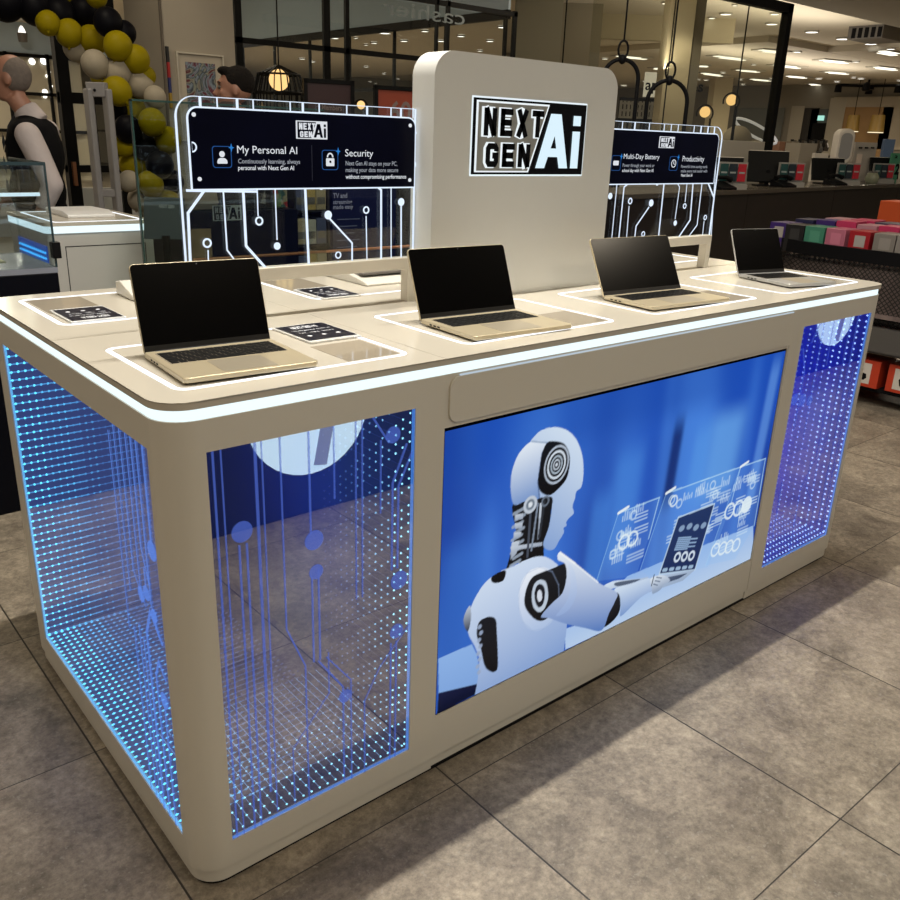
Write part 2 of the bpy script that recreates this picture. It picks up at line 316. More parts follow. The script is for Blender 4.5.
LM_L = led_mats('led_cyan', (.12, .75, 1.), (.08, .25, 1.)); LM_R = led_mats('led_blue', (.35, .55, 1.), (.05, .12, 1.)); LM_F = led_mats('led_ice', (.35, .85, 1.), (.12, .25, 1.))
def led_array(cab, X, side, name, pts, mats_, r=.0033, lines=(), rx=1., ry=1.):
    vs = []; fs = []; mi = []
    for (x, y, z, b) in pts:
        (x, y), = X([(x, y)]); n = len(vs)
        vs += [(x-r*rx, y, z), (x, y-r*ry, z), (x+r*rx, y, z), (x, y+r*ry, z), (x, y, z-r), (x, y, z+r)]
        for f in ((0, 1, 5), (1, 2, 5), (2, 3, 5), (3, 0, 5), (1, 0, 4), (2, 1, 4), (3, 2, 4), (0, 3, 4)): fs.append(tuple(i+n for i in f)); mi.append(b)
    for (p, q, w, b) in lines:  # reflected glow between the dots, drawn as thin bars
        (x0, y0), (x1, y1) = X([(p[0], p[1]), (q[0], q[1])]); z0 = p[2]; z1 = q[2]; n = len(vs)
        for (x, y, z) in ((x0, y0, z0), (x1, y1, z1)): vs += [(x-w, y-w, z), (x+w, y+w, z), (x, y, z+w), (x, y, z-w)]
        fs += [(n, n+2, n+6, n+4), (n+1, n+2, n+6, n+5), (n, n+3, n+7, n+4), (n+1, n+3, n+7, n+5)]; mi += [b]*4
    o = worg(cab); me = bpy.data.meshes.new(name); me.from_pydata([(a-o.x, b-o.y, c-o.z) for a, b, c in vs], [], fs)
    for m_ in mats_: me.materials.append(m_)
    me.polygons.foreach_set('material_index', mi); me.update()
    ob = bpy.data.objects.new(name, me); C.objects.link(ob); ob.parent = cab; ob['kind'] = 'stuff'; return ob
P_ = .0205
def units():
    zs = [ZW0+.012+P_*k for k in range(41)]; cabs = []
    for side, fm, sm, name in ((-1, LM_F, LM_L, 'left'), (1, LM_R, LM_R, 'right')):
        cab, X = end_unit(side); cabs.append((cab, X))
        # front window: lamps at jamb and sill, deeper rows drawn as their mirror images
        pts = []; lines = []
        jx = .5205 if side < 0 else .0765     # in mirrored coordinates the right unit shows its outer jamb
        depth = 15 if side < 0 else 22
        for z in zs:
            for k in range(depth):
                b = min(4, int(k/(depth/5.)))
                if side > 0 or (k*7+int(z*100)) % 5: pts.append((jx, .012+.024*k, z, b))
            if side < 0: lines.append(((jx, .012, z), (jx, .22, z), .0006, 4))
        xs = [.083+P_*k for k in range(22)]
        for x in xs:
            for k in range(18):
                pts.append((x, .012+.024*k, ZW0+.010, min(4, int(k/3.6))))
            lines.append(((x, .012, ZW0+.010), (x, .40, ZW0+.010), .0008, 2 if side < 0 else 3))
        led_array(cab, X, side, 'led_array', pts, fm, .0031 if side < 0 else .0044, lines)
        if side < 0:      # end window, mirror images drawn the same way
            pts = []; lines = []
            for z in zs:
                for k in range(26): pts.append((.010+.0165*k, .990, z, min(4, int(k/4.))))
                lines.append(((.012, .990, z), (.16, .990, z), .0018, 2)); lines.append(((.16, .990, z), (.30, .990, z), .0014, 3)); lines.append(((.30, .990, z), (.48, .990, z), .0009, 4))
            for j in range(45):
                y = .085+P_*j
                for k in range(28): pts.append((.010+.0165*k, y, ZW0+.010, min(4, int(k/4.5))))
                lines.append(((.012, y, ZW0+.010), (.40, y, ZW0+.010), .0010, 3))
            led_array(cab, X, side, 'led_array', pts, sm, .0034, lines, 1.75, 1.)
        # the glowing channel that edges each window
        mb = MB()
        def fr(x0, x1, y):
            mb.box(x0, y, ZW0, x1, y+.004, ZW0+.004); mb.box(x1-.005, y, ZW0+.004, x1, y+.004, ZW1)
        if side < 0: fr(.0735, .5257, .003)
        else: fr(L_-.5257, L_-.0735, .003)
        mb.build('glow_channel', glow('channel_blue', (.10, .35, 1.), 1.0), cab)
        if side < 0:
            mb = MB(); ys = (.0754, .9951)
            for a, b_, c, d in ((ys[0], ZW0, ys[1], ZW0+.004), (ys[1]-.005, ZW0, ys[1], ZW1)): mb.prism([(a, b_), (c, b_), (c, d), (a, d)], .003, .007, axis='x')
            mb.build('glow_channel', glow('channel_cyan', (.15, .6, 1.), 1.2), cab)
        # panes
        mb = MB(); (a, _), (b, _) = X([(.0735, 0), (.5257, 0)]); a, b = min(a, b), max(a, b)
        mb.add([(a, .002, ZW0), (b, .002, ZW0), (b, .002, ZW1), (a, .002, ZW1)], [(0, 1, 2, 3)]); pane = mb.build('glass_pane', G_mirror, cab)
        mb = MB(); x = .002 if side < 0 else L_-.002
        mb.add([(x, .0754, ZW0), (x, .9951, ZW0), (x, .9951, ZW1), (x, .0754, ZW1)], [(0, 1, 2, 3)]); mb.build('glass_pane', G_mirror2, cab)
    return cabs
cabs = units()
# circuit drawings etched on the panes
def add_circuit(cab, plane, paths, dots, m, w):
    mb = MB()
    if plane == 'y':
        for p in paths: stroke(mb, p[0], w*p[1], .0005, .0004)
        for x, z, r in dots: mb.prism(circle(x, z, r), .0005, .0009, axis='y')
    else:
        for p in paths:
            tmp = MB(); stroke(tmp, p[0], w*p[1], .0005, .0004); mb.add([(y, x, z) for x, y, z in tmp.v], tmp.f)
        for x, z, r in dots:
            mb.prism(circle(x, z, r), .0005, .0009, axis='x')
    mb.build('circuit_drawing', m, cab)
def etch_mat(name, col, s, a):
    m = bpy.data.materials.new(name); m.use_nodes = True; nt = m.node_tree; nt.nodes.clear(); t = nt.nodes.new('ShaderNodeBsdfTransparent'); e = nt.nodes.new('ShaderNodeEmission')
    e.inputs[0].default_value = (*col, 1); e.inputs[1].default_value = s; mx = nt.nodes.new('ShaderNodeMixShader'); mx.inputs[0].default_value = a; o = nt.nodes.new('ShaderNodeOutputMaterial')
    nt.links.new(t.outputs[0], mx.inputs[1]); nt.links.new(e.outputs[0], mx.inputs[2]); nt.links.new(mx.outputs[0], o.inputs[0]); m.cycles.emission_sampling = 'NONE'; return m
E1 = etch_mat('etched_blue', (.14, .25, 1.), .62, .25)
Z = lambda v: v
paths = [([(.085, .951), (.085, .107)], 1), ([(.10, .951), (.10, .107)], .7), ([(.125, .76), (.125, .107)], 1), ([(.14, .76), (.14, .107)], 1), ([(.165, .951), (.165, .18)], 1.4), ([(.178, .951), (.178, .12)], .7),
         ([(.215, .951), (.215, .55), (.255, .45), (.255, .107)], .8), ([(.275, .951), (.275, .74)], 1), ([(.275, .65), (.275, .45)], 1), ([(.29, .66), (.29, .45)], 1), ([(.285, .45), (.345, .36), (.345, .107)], 1),
         ([(.305, .45), (.365, .37), (.365, .107)], .8), ([(.33, .951), (.33, .8)], .8), ([(.38, .951), (.38, .56)], .8), ([(.395, .951), (.395, .56)], .8), ([(.44, .90), (.44, .74)], .8), ([(.505, .88), (.47, .80), (.47, .60)], 1.2),
         ([(.52, .86), (.485, .79), (.485, .60)], 1.2), ([(.42, .951), (.46, .89)], 1), ([(.47, .107), (.47, .42)], 1), ([(.485, .107), (.485, .42)], 1), ([(.40, .107), (.40, .3), (.44, .37), (.52, .45)], .8), ([(.22, .12), (.22, .26), (.31, .36), (.31, .46)], .7)]
dots = [(.132, .785, .021), (.282, .725, .021), (.285, .655, .016), (.47, .905, .018), (.49, .57, .022), (.485, .445, .018), (.35, .335, .016)]
add_circuit(cabs[0][0], 'y', paths, dots, E1, .0042)
add_circuit(cabs[0][0], 'x', [([(.10, .951), (.10, .76)], 1.4), ([(.13, .951), (.13, .62), (.105, .56)], 1), ([(.155, .951), (.155, .73), (.13, .66)], 1), ([(.18, .951), (.18, .60)], .8), ([(.21, .951), (.21, .66), (.16, .6)], .8), ([(.24, .951), (.24, .60)], .7),
     ([(.27, .93), (.27, .50)], .7), ([(.15, .69), (.15, .65)], 1), ([(.17, .107), (.17, .54), (.14, .60), (.09, .55)], 1.6), ([(.14, .107), (.14, .46), (.12, .50), (.09, .47)], 1.2), ([(.21, .107), (.21, .54)], .8), ([(.24, .107), (.24, .52)], .8), ([(.11, .107), (.11, .40)], 1.), ([(.19, .107), (.19, .52)], .8)],
     [(.10, .745, .02), (.15, .635, .016), (.18, .62, .016), (.11, .415, .018), (.12, .60, .014)], etch_mat('etched_pale_blue', (.14, .30, .95), .85, .42), .0055)
add_circuit(cabs[1][0], 'y', [([(L_-a, b) for a, b in p], w) for p, w in paths[::2]], [(L_-.45, .70, .022), (L_-.40, .69, .018), (L_-.5, .71, .02)], E1, .004)

# middle unit with the screen
mb = MB()
sx0, sx1, sz0, sz1 = .6053, 1.9748, .1653, .8917
mb.box(.5995, .0015, ZB, 1.9805, D_, sz0-.001); mb.box(.5995, .0015, sz0-.001, sx0-.001, D_, ZBT); mb.box(sx1+.001, .0015, sz0-.001, 1.9805, D_, ZBT)
mb.box(sx0-.001, .0015, sz1+.001, sx1+.001, D_, ZBT); mb.box(sx0-.001, .02, sz0-.001, sx1+.001, D_, sz1+.001)
midc = mb.build('middle_cabinet', M_white, ctr)
mb = MB(); mb.prism(rrect(.613, .902, 1.977, 1.0035, [.025, .004, .004, .025]), -.0035, .0014, axis='y'); mb.build('access_flap', M_white, midc, bev=.001)
mb = MB(); mb.box(.640, -.0036, 1.0037, 1.972, .0012, 1.0062); mb.build('flap_edge_glow', glow('flap_edge_shine', (.62, .74, .85), .75), midc)  # glowing strip stands in for rim light catching the flap's top edge
scr = MB(); scr.box(sx0, .004, sz0, sx1, .018, sz1); scr = scr.build('display_screen', M_bgloss, ctr)
# worktop: edge band, glowing rim, top
mb = MB(); mb.prism(rrect(.003, .003, L_-.003, D_-.003, RR), ZBT, ZS); mb.build('rim_light', M_strip, ctr, smooth=True)
mb = MB(); mb.prism(rrect(-.002, -.002, L_+.002, D_+.002, RR), ZS, ZT-.002); mb.build('worktop_edge', M_edge, ctr, smooth=True)
mb = MB()
for x0, x1, rr_ in ((-.002, .5990, [RR, 0, 0, RR]), (.6000, 1.9800, [0]*4), (1.9810, L_+.002, [0, RR, RR, 0])):
    for y0, y1, q in ((-.002, .5565, (1, 1, 0, 0)), (.5585, D_+.002, (0, 0, 1, 1))):
        mb.prism(rrect(x0, y0, x1, y1, [a*b for a, b in zip(rr_, q)]), ZT-.003, ZT)
wt = mb.build('worktop', M_top, ctr)
LOOPS = [(.058, .565), (.715, 1.225), (1.375, 1.885), (2.03, 2.525)]
for i, (x0, x1) in enumerate(LOOPS):
    for y0, y1, back in ((.066, .435, 0), (.690, 1.052, 1)):
        mb = MB(); ring_mesh(mb, rrect(x0, y0, x1, y1, .028), rrect(x0+.0115, y0+.0115, x1-.0115, y1-.0115, .018), ZT-.001, ZT+.0006); mb.build('inlaid_light', M_loop, ctr)
        mb = MB()
        if back: mb.box(x0+.02, y0+.15, ZT-.001, x0+.15, y1-.02, ZT+.0005)
        else: mb.box(x1-.145, y0+.02, ZT-.001, x1-.02, y0+.165, ZT+.0005)
        mb.build('glossy_inset', mat('glossy_taupe', (.33, .29, .23), .06), ctr)

# picture on the screen
def paint(W=520, H=276):
    ss = 2; w, h = W*ss, H*ss
    U, V = np.meshgrid((np.arange(w)+.5)/w, (np.arange(h)+.5)/h)     # V upward
    asp = (sx1-sx0)/(sz1-sz0)
    def sm(e0, e1, x): t = np.clip((x-e0)/(e1-e0), 0, 1); return t*t*(3-2*t)
    img = np.zeros((h, w, 3)); base = np.array([.03, .135, .58]); img[:] = base
    rg = np.random.RandomState(5)
    for k in range(26):     # blurred vertical bands
        c = rg.rand()*1.1-.05; wd = .02+.05*rg.rand(); a = (.10+.28*rg.rand())*(1 if rg.rand() > .4 else -1); vy0 = rg.rand()*.5+.1
        m = np.exp(-((U-c+(V-.5)*.015)/wd)**2)*sm(0, .35, vy0+.35-np.abs(V-vy0-.15))
        col = np.array([.16, .42, .95]) if a > 0 else np.array([.012, .05, .30]); img = img*(1-abs(a)*m[..., None])+col*abs(a)*m[..., None]
    for (c, wd, v0, v1, a, col) in ((.80, .07, .42, .78, .75, (.22, .50, .92)), (.71, .03, .45, .74, .6, (.16, .42, .88)), (.47, .045, .3, .74, .5, (.13, .38, .86)), (.40, .03, .2, .6, .5, (.12, .36, .85)), (.615, .018, .48, .80, .85, (.008, .035, .20)), (.955, .02, .3, .95, .5, (.25, .5, .95)), (.05, .05, .15, .6, .35, (.1, .33, .85)), (.5, .3, .86, 1.1, .5, (.03, .12, .5))):
        m = np.exp(-((U-c-(V-.5)*.03)/wd)**4)*sm(v0-.08, v0+.06, V)*(1-sm(v1-.06, v1+.08, V)); img = img*(1-a*m[..., None])+np.array(col)*a*m[..., None]
    def inside(p):
        p = np.array(p); x0, y0 = p.min(0); x1, y1 = p.max(0)
        i0, i1 = max(0, int(y0*h)-1), min(h, int(y1*h)+2); j0, j1 = max(0, int(x0*w)-1), min(w, int(x1*w)+2)
        u = U[i0:i1, j0:j1]; v = V[i0:i1, j0:j1]; ins = np.zeros(u.shape, bool); n = len(p)
        for a in range(n):
            xa, ya = p[a]; xb, yb = p[(a+1) % n]
            c = ((ya > v) != (yb > v)) & (u < (xb-xa)*(v-ya)/(yb-ya+1e-12)+xa); ins ^= c
        return (slice(i0, i1), slice(j0, j1)), ins, u, v
    def smoothp(p, n=3):
        p = [np.array(q) for q in p]; m_ = len(p); out = []
        for i in range(m_):
            a, b, c, d = p[i-1], p[i], p[(i+1) % m_], p[(i+2) % m_]
            for k in range(5):
                t = k/5.; out.append(.5*((2*b)+(-a+c)*t+(2*a-5*b+4*c-d)*t*t+(-a+3*b-3*c+d)*t**3))
        return out
    def fill(key, c0, c1=None, a=1., d=(0, 1), soft=True, p=None):
        p = ART[key] if p is None else p
        if soft: p = smoothp(p)
        sl, ins, u, v = inside(p); c0 = np.array(c0); c1 = c0 if c1 is None else np.array(c1)
        t = (u*d[0]*asp+v*d[1]); tt = t[ins]
        if tt.size == 0: return
        t = (t-tt.min())/(np.ptp(tt)+1e-9); col = c0+(c1-c0)*t[..., None]; m = (ins*a)[..., None]; img[sl] = img[sl]*(1-m)+col*m
    def disc(c, r, col, a=1., r2=0, sy=1., sx=1.):
        m = np.hypot((U-c[0])*asp/sx, (V-c[1])/sy); m = ((m < r) & (m >= r2))*a; img[:] = img*(1-m[..., None])+np.array(col)*m[..., None]
    def line(p, q, wd, col, a=1.):
        p = np.array(p)*[asp, 1]; q = np.array(q)*[asp, 1]; X = np.stack([U*asp, V], -1); d = q-p; t = np.clip(((X-p)@d)/(d@d), 0, 1); m = (np.linalg.norm(X-p-t[..., None]*d, axis=-1) < wd)*a
        img[:] = img*(1-m[..., None])+np.array(col)*m[..., None]
    Wt = (.74, .84, .96); Sh = (.30, .42, .66); Bk = (.004, .006, .012)
    fill('deskR', (.58, .72, .92), (.40, .58, .90), soft=False); fill('deskL', (.30, .48, .82), (.36, .55, .88), soft=False); fill('deskD', (.006, .012, .05), (.01, .02, .09), soft=False)
    for k, a in (('p1', .16), ('p2', .20), ('p3', .22)):
        fill(k, (.35, .62, .98), (.25, .5, .95), a, soft=False); P = ART[k]
        for i in range(2): line(P[i], P[i+1], .003, (.6, .85, 1.), .7)
        line(P[0], P[-1], .002, (.5, .8, 1.), .5); line(P[0], (P[0][0]+.03, P[0][1]+.012), .006, (.95, 1, 1), .9)
    rg = np.random.RandomState(3)
    def inpoly(c, k): _, ins, _, _ = inside(ART[k]); P = np.array(ART[k]); n = len(P); r = False
    for k, n in (('p1', 16), ('p2', 30), ('p3', 20)):
        P = np.array(ART[k]); o = P[0]; e1 = P[1]-P[0]; e2 = P[-1]-P[0]
        for _ in range(n):
            a, b = rg.rand()*.85+.05, rg.rand()*.8+.08; c = o+a*e1+b*e2; ln = .02+.04*rg.rand(); t = rg.rand()
            if t < .5:
                for j in range(3): line(c+[0, -.014*j], c+[ln, -.014*j+ln*.0], .0035, (.75, .9, 1.), .55)
            elif t < .8:
                for j in range(5): line(c+[.007*j, 0], c+[.007*j, .012+.03*rg.rand()], .004, (.75, .9, 1.), .55)
            else: disc(c, .022, (.75, .9, 1.), .6, .014)
    for i, c in enumerate(ART['circ']): 
        r = .04 if i < 3 else (.034 if i < 9 else .026); disc(c, r, (.85, .95, 1), .85 if i != 2 else .9, 0 if i == 2 else r*.72)
    fill('lap', (.02, .05, .16), (.03, .07, .2), soft=False); P = ART['lap']
    for i in range(4): line(P[i], P[(i+1) % 4], .004, (.65, .8, .95), .8)
    o = np.array(P[3]); e1 = np.array(P[2])-o; e2 = np.array(P[0])-o
    for j in range(7): line(o+e2*(.42+.035*j)+e1*.2, o+e2*(.42+.035*j)+e1*(.55+.2*((j*3) % 2)), .0028, (.5, .7, .95), .8)
    for j in range(3): disc(o+e1*(.35+.2*j)+e2*.28, .024, (.8, .9, 1), .9, .013)
    for j in range(4): disc(o+e1*(.2+.2*j)+e2*(.80+.03*(j % 2)), .020, (.45, .6, .8), .7, 0, .7)
    for j in range(5): line(o+e1*(.08+.18*j)+e2*.07, o+e1*(.16+.18*j)+e2*.07, .008, (.6, .8, 1), .7)
    fill('lapk', (.42, .52, .68), (.55, .65, .8), soft=False); fill('lapk2', (.05, .08, .16), (.12, .16, .26), .9, soft=False)
    fill('hand2', (.5, .6, .76), Wt); fill('hand2d', (.06, .09, .16), a=.85)
    fill('neck', Bk, (.015, .02, .03), soft=True)
    for i in range(9): line((.163+.006*(i % 2), .46+.024*i), (.186+.004*(i % 2), .468+.024*i), .006, (.45, .52, .62), .8)
    for k in ('cab1', 'cab2', 'cab3', 'cab4', 'cab5', 'cab6'): fill(k, (.42, .48, .58), (.66, .72, .8), soft=False)
    line((.205, .64), (.205, .47), .005, (.10, .12, .16)); line((.222, .66), (.214, .49), .004, (.3, .36, .45)); line((.238, .66), (.232, .53), .006, (.05, .06, .08))
    fill('head', (.34, .48, .76), Wt, d=(.55, .8)); fill('shell', (.24, .38, .68), (.86, .92, .99), d=(-.15, .95)); 
    P = ART['shell']
    for a, b in zip(P[1:6], P[2:6]): line(a, b, .003, (.15, .22, .38), .8)
    line(P[0], P[1], .003, (.35, .45, .62), .8)
    fill('head', (.30, .42, .68), (.45, .56, .78), .0)
    fill('ear', Bk, (.02, .024, .035)); c = ART['pts'][0]
    for r, r2, col in ((.070, .062, (.55, .62, .72)), (.052, .043, (.75, .82, .9)), (.034, .027, (.5, .58, .66)), (.020, .014, (.6, .66, .74)), (.007, 0, (.7, .76, .84))): disc(c, r, col, 1, r2, 1., .86)
    c = ART['pts'][1]; disc(c, .032, (.62, .68, .76)); disc(c, .02, (.25, .3, .36)); disc(c, .01, (.8, .85, .9)); c = ART['pts'][2]; disc(c, .02, (.2, .24, .3), 1, .012)
    TP = ART['torso']; TP = [(.098, -.25)]+TP[1:-1]+[(.328, -.02), (.325, -.25)]; fill('torso', (.20, .34, .66), (.80, .88, .98), d=(.10, 1), p=TP); fill('torso', (.72, .82, .97), (.42, .56, .84), .35, d=(1, .2), p=TP)
    fill('backj', (.05, .07, .12), (.6, .66, .76)); fill('notch', Bk); fill('vent', Bk, (.015, .02, .035))
    P = ART['vent']
    for i in range(8): disc((P[0][0]+.002+.004*(i % 2), P[0][1]-.02-.026*i), .009, (.42, .5, .66), .9)
    fill('ring', (.52, .64, .86), (.9, .94, 1)); fill('joint', Bk, (.02, .025, .035))
    fill('jr1', (.62, .7, .8)); fill('jr2', (.02, .025, .04)); fill('jr3', (.75, .8, .88))
    P = ART['ring']
    for a, b in zip(P, P[1:]+P[:1]): line(a, b, .0025, (.42, .53, .75), .35)
    fill('fore', (.28, .42, .72), Wt); fill('elbow', Bk, (.03, .035, .05)); fill('hand', (.35, .44, .6), (.8, .87, .95)); 
    line((.603, .158), (.598, .112), .003, (.05, .07, .12)); line((.612, .142), (.632, .126), .0022, (.12, .17, .28)); line((.609, .128), (.628, .112), .0022, (.12, .17, .28)); line((.605, .115), (.620, .100), .0022, (.12, .17, .28))
    fill('arm', (.16, .29, .62), (.86, .92, .99), d=(.25, 1)); fill('armhi', (.42, .55, .82), (.68, .78, .94), .6)
    P = ART['arm']; line(P[0], P[1], .004, (.95, .98, 1)); line(P[1], P[2], .003, (.92, .96, 1), .9)
    img = np.clip(img, 0, 1)**1.25*.93; img = img.reshape(H, ss, W, ss, 3).mean((1, 3))
    return img
def picture():
    W, H = 520, 276; img = paint(W, H)
    m_ = .0022; x0, x1, z0, z1 = sx0+m_, sx1-m_, sz0+m_, sz1-.007
    X, Zz = np.meshgrid(np.linspace(x0, x1, W), np.linspace(z0, z1, H)); o = worg(scr)
    co = np.stack([X-o.x, np.full_like(X, .0034)-o.y, Zz-o.z], -1).reshape(-1, 3)
    idx = np.arange(W*H).reshape(H, W); f = np.stack([idx[:-1, :-1], idx[:-1, 1:], idx[1:, 1:], idx[1:, :-1]], -1).reshape(-1, 4)
    me = bpy.data.meshes.new('screen_picture'); me.vertices.add(W*H); me.vertices.foreach_set('co', co.ravel())
    me.loops.add(f.size); me.loops.foreach_set('vertex_index', f.ravel()); me.polygons.add(len(f)); me.polygons.foreach_set('loop_start', np.arange(0, f.size, 4)); me.update(calc_edges=True)
    ca = me.color_attributes.new('picture', 'FLOAT_COLOR', 'POINT'); ca.data.foreach_set('color', np.concatenate([img.reshape(-1, 3), np.ones((W*H, 1))], 1).astype(np.float32).ravel())
    m = bpy.data.materials.new('screen_picture'); m.use_nodes = True; nt = m.node_tree; nt.nodes.clear(); a = nt.nodes.new('ShaderNodeVertexColor'); a.layer_name = 'picture'
    e = nt.nodes.new('ShaderNodeEmission'); e.inputs[1].default_value = .95; g = nt.nodes.new('ShaderNodeBsdfGlossy'); g.inputs['Roughness'].default_value = .2; g.inputs[0].default_value = (.03, .03, .03, 1)
    ad = nt.nodes.new('ShaderNodeAddShader'); o_ = nt.nodes.new('ShaderNodeOutputMaterial'); nt.links.new(a.outputs[0], e.inputs[0]); nt.links.new(e.outputs[0], ad.inputs[0]); nt.links.new(g.outputs[0], ad.inputs[1]); nt.links.new(ad.outputs[0], o_.inputs[0])
    m.cycles.emission_sampling = 'NONE'; me.materials.append(m)
    ob = bpy.data.objects.new('screen_picture', me); C.objects.link(ob); ob.parent = scr
picture()

# ------------------------------------------------------------------ logo
LET = dict(
    N=[[(0, 0), (0, 1)], [(1, 0), (1, 1)], [(0, 1), (1, 0)]], E=[[(0, 0), (0, 1)], [(0, 1), (1, 1)], [(0, .5), (.85, .5)], [(0, 0), (1, 0)]],
    X=[[(0, 0), (1, 1)], [(0, 1), (1, 0)]], T=[[(0, 1), (1, 1)], [(.5, 1), (.5, 0)]],
    G=[[(1, .72), (1, .86), (.84, 1), (.16, 1), (0, .86), (0, .14), (.16, 0), (.84, 0), (1, .14), (1, .48), (.55, .48)]])
def block_word(mb, word, x0, x1, z0, z1, y, th, t=.001, shear=0.):
    n = len(word); cw = (x1-x0)/n; gap = cw*.24; h = z1-z0
    for i, ch in enumerate(word):
        a = x0+i*cw+th/2; b = x0+(i+1)*cw-gap-th/2
        for st in LET[ch]:
            pts = [(a+(b-a)*p, z0+th/2+(h-th)*q) for p, q in st]
            if len(st) == 2:      # run the straight ends out to the full corner
                d = Vector((pts[1][0]-pts[0][0], pts[1][1]-pts[0][1])).normalized()*th/2
                if abs(d.x) < 1e-6 or abs(d.y) < 1e-6: pts = [(pts[0][0]-d.x, pts[0][1]-d.y), (pts[1][0]+d.x, pts[1][1]+d.y)]
                else: pts = [(pts[0][0], pts[0][1]-math.copysign(th/2, d.y)), (pts[1][0], pts[1][1]+math.copysign(th/2, d.y))]
            stroke(mb, pts, th, y, t)
def logo(parent, x0, z0, w, h, y, mats_, t=.0008, big=False):
    """NEXT GEN on a light field, Ai on the other field behind a slanted line; faces -y"""
    m_frame, m_left, m_right, m_next, m_ai, m_halo = mats_
    X = lambda a: x0+a*w
    Zf = lambda b: z0+h*(1-b)
    if m_halo:
        mb = MB(); g = .010*w; mb.prism([(x0-g, z0-g), (x0+w+g, z0-g), (x0+w+g, z0+h+g), (x0-g, z0+h+g)], y-t, y, axis='y'); mb.build('halo_edge', m_halo, parent)
    mb = MB(); mb.prism([(x0, z0), (x0+w, z0), (x0+w, z0+h), (x0, z0+h)], y-3*t, y-t, axis='y'); mb.build('logo_plate', m_right, parent)
    if m_left:
        mb = MB(); mb.prism([(X(.022), Zf(.97)), (X(.485), Zf(.97)), (X(.645), Zf(.03)), (X(.022), Zf(.03))], y-4*t, y-3*t, axis='y'); mb.build('halo_edge', m_frame, parent)
        mb = MB(); mb.prism([(X(.036), Zf(.95)), (X(.473), Zf(.95)), (X(.628), Zf(.055)), (X(.036), Zf(.055))], y-5*t, y-4*t, axis='y'); mb.build('logo_field', m_left, parent)
    for pas in ((0, 1) if big else (1,)):
        mb = MB(); yy = y-(6+pas)*t; th = .036*w*(1.45 if pas == 0 else 1); s = -.012*w if pas == 0 else 0; e = .006*w if pas == 0 else 0
        block_word(mb, 'NEXT', X(.080)+s-e, X(.625)+s+e, Zf(.485)-e, Zf(.12)+e, yy, th, t)
        block_word(mb, 'GEN', X(.105)+s-e, X(.52)+s+e, Zf(.90)-e, Zf(.58)+e, yy, th, t)
        mb.build('lettering', m_next if pas else m_frame, parent)
    mb = MB(); yy = y-6*t
    A = [(.545, .91), (.605, .91), (.634, .73), (.755, .73), (.782, .91), (.845, .91), (.755, .15), (.66, .15)]
    def tri(p): mb.prism([(X(a), Zf(b)) for a, b in p], yy, yy+t, axis='y')
    tri([(.545, .91), (.625, .91), (.735, .28), (.735, .16), (.66, .16)][:4]+[(.735, .15), (.66, .15)]); tri([(.845, .91), (.765, .91), (.70, .40), (.675, .15), (.755, .15)])
    tri([(.63, .75), (.76, .75), (.745, .63), (.648, .63)])
    tri([(.875, .91), (.945, .91), (.945, .38), (.875, .38)]); tri([(.875, .30), (.945, .30), (.945, .16), (.875, .16)])
    mb.build('lettering', m_ai, parent)

# ------------------------------------------------------------------ sign tower
tw = thing('sign_tower', (1.2965, .535, ZT), 'tall white rounded sign block with the big NEXT GEN Ai logo, standing on the counter', 'sign')
mb = MB(); mb.prism(rrect(.948, ZT, 1.645, 1.672, [0, 0, .062, .062], 12), .490, .580, axis='y'); mb.build('sign_body', mat('tower_white', (.74, .75, .735), .5, noise=.01), tw, smooth=True)
mk = (glow('logo_rim', (.9, .97, 1.), .95), mat('logo_grey', (.33, .34, .33), .4), M_bgloss, M_bgloss, glow('logo_ai', (.72, .9, 1.), 1.0), glow('logo_halo', (.85, .95, 1.), 1.0))
logo(tw, 1.077, 1.378, .434, .190, .490, mk, .0011, True)

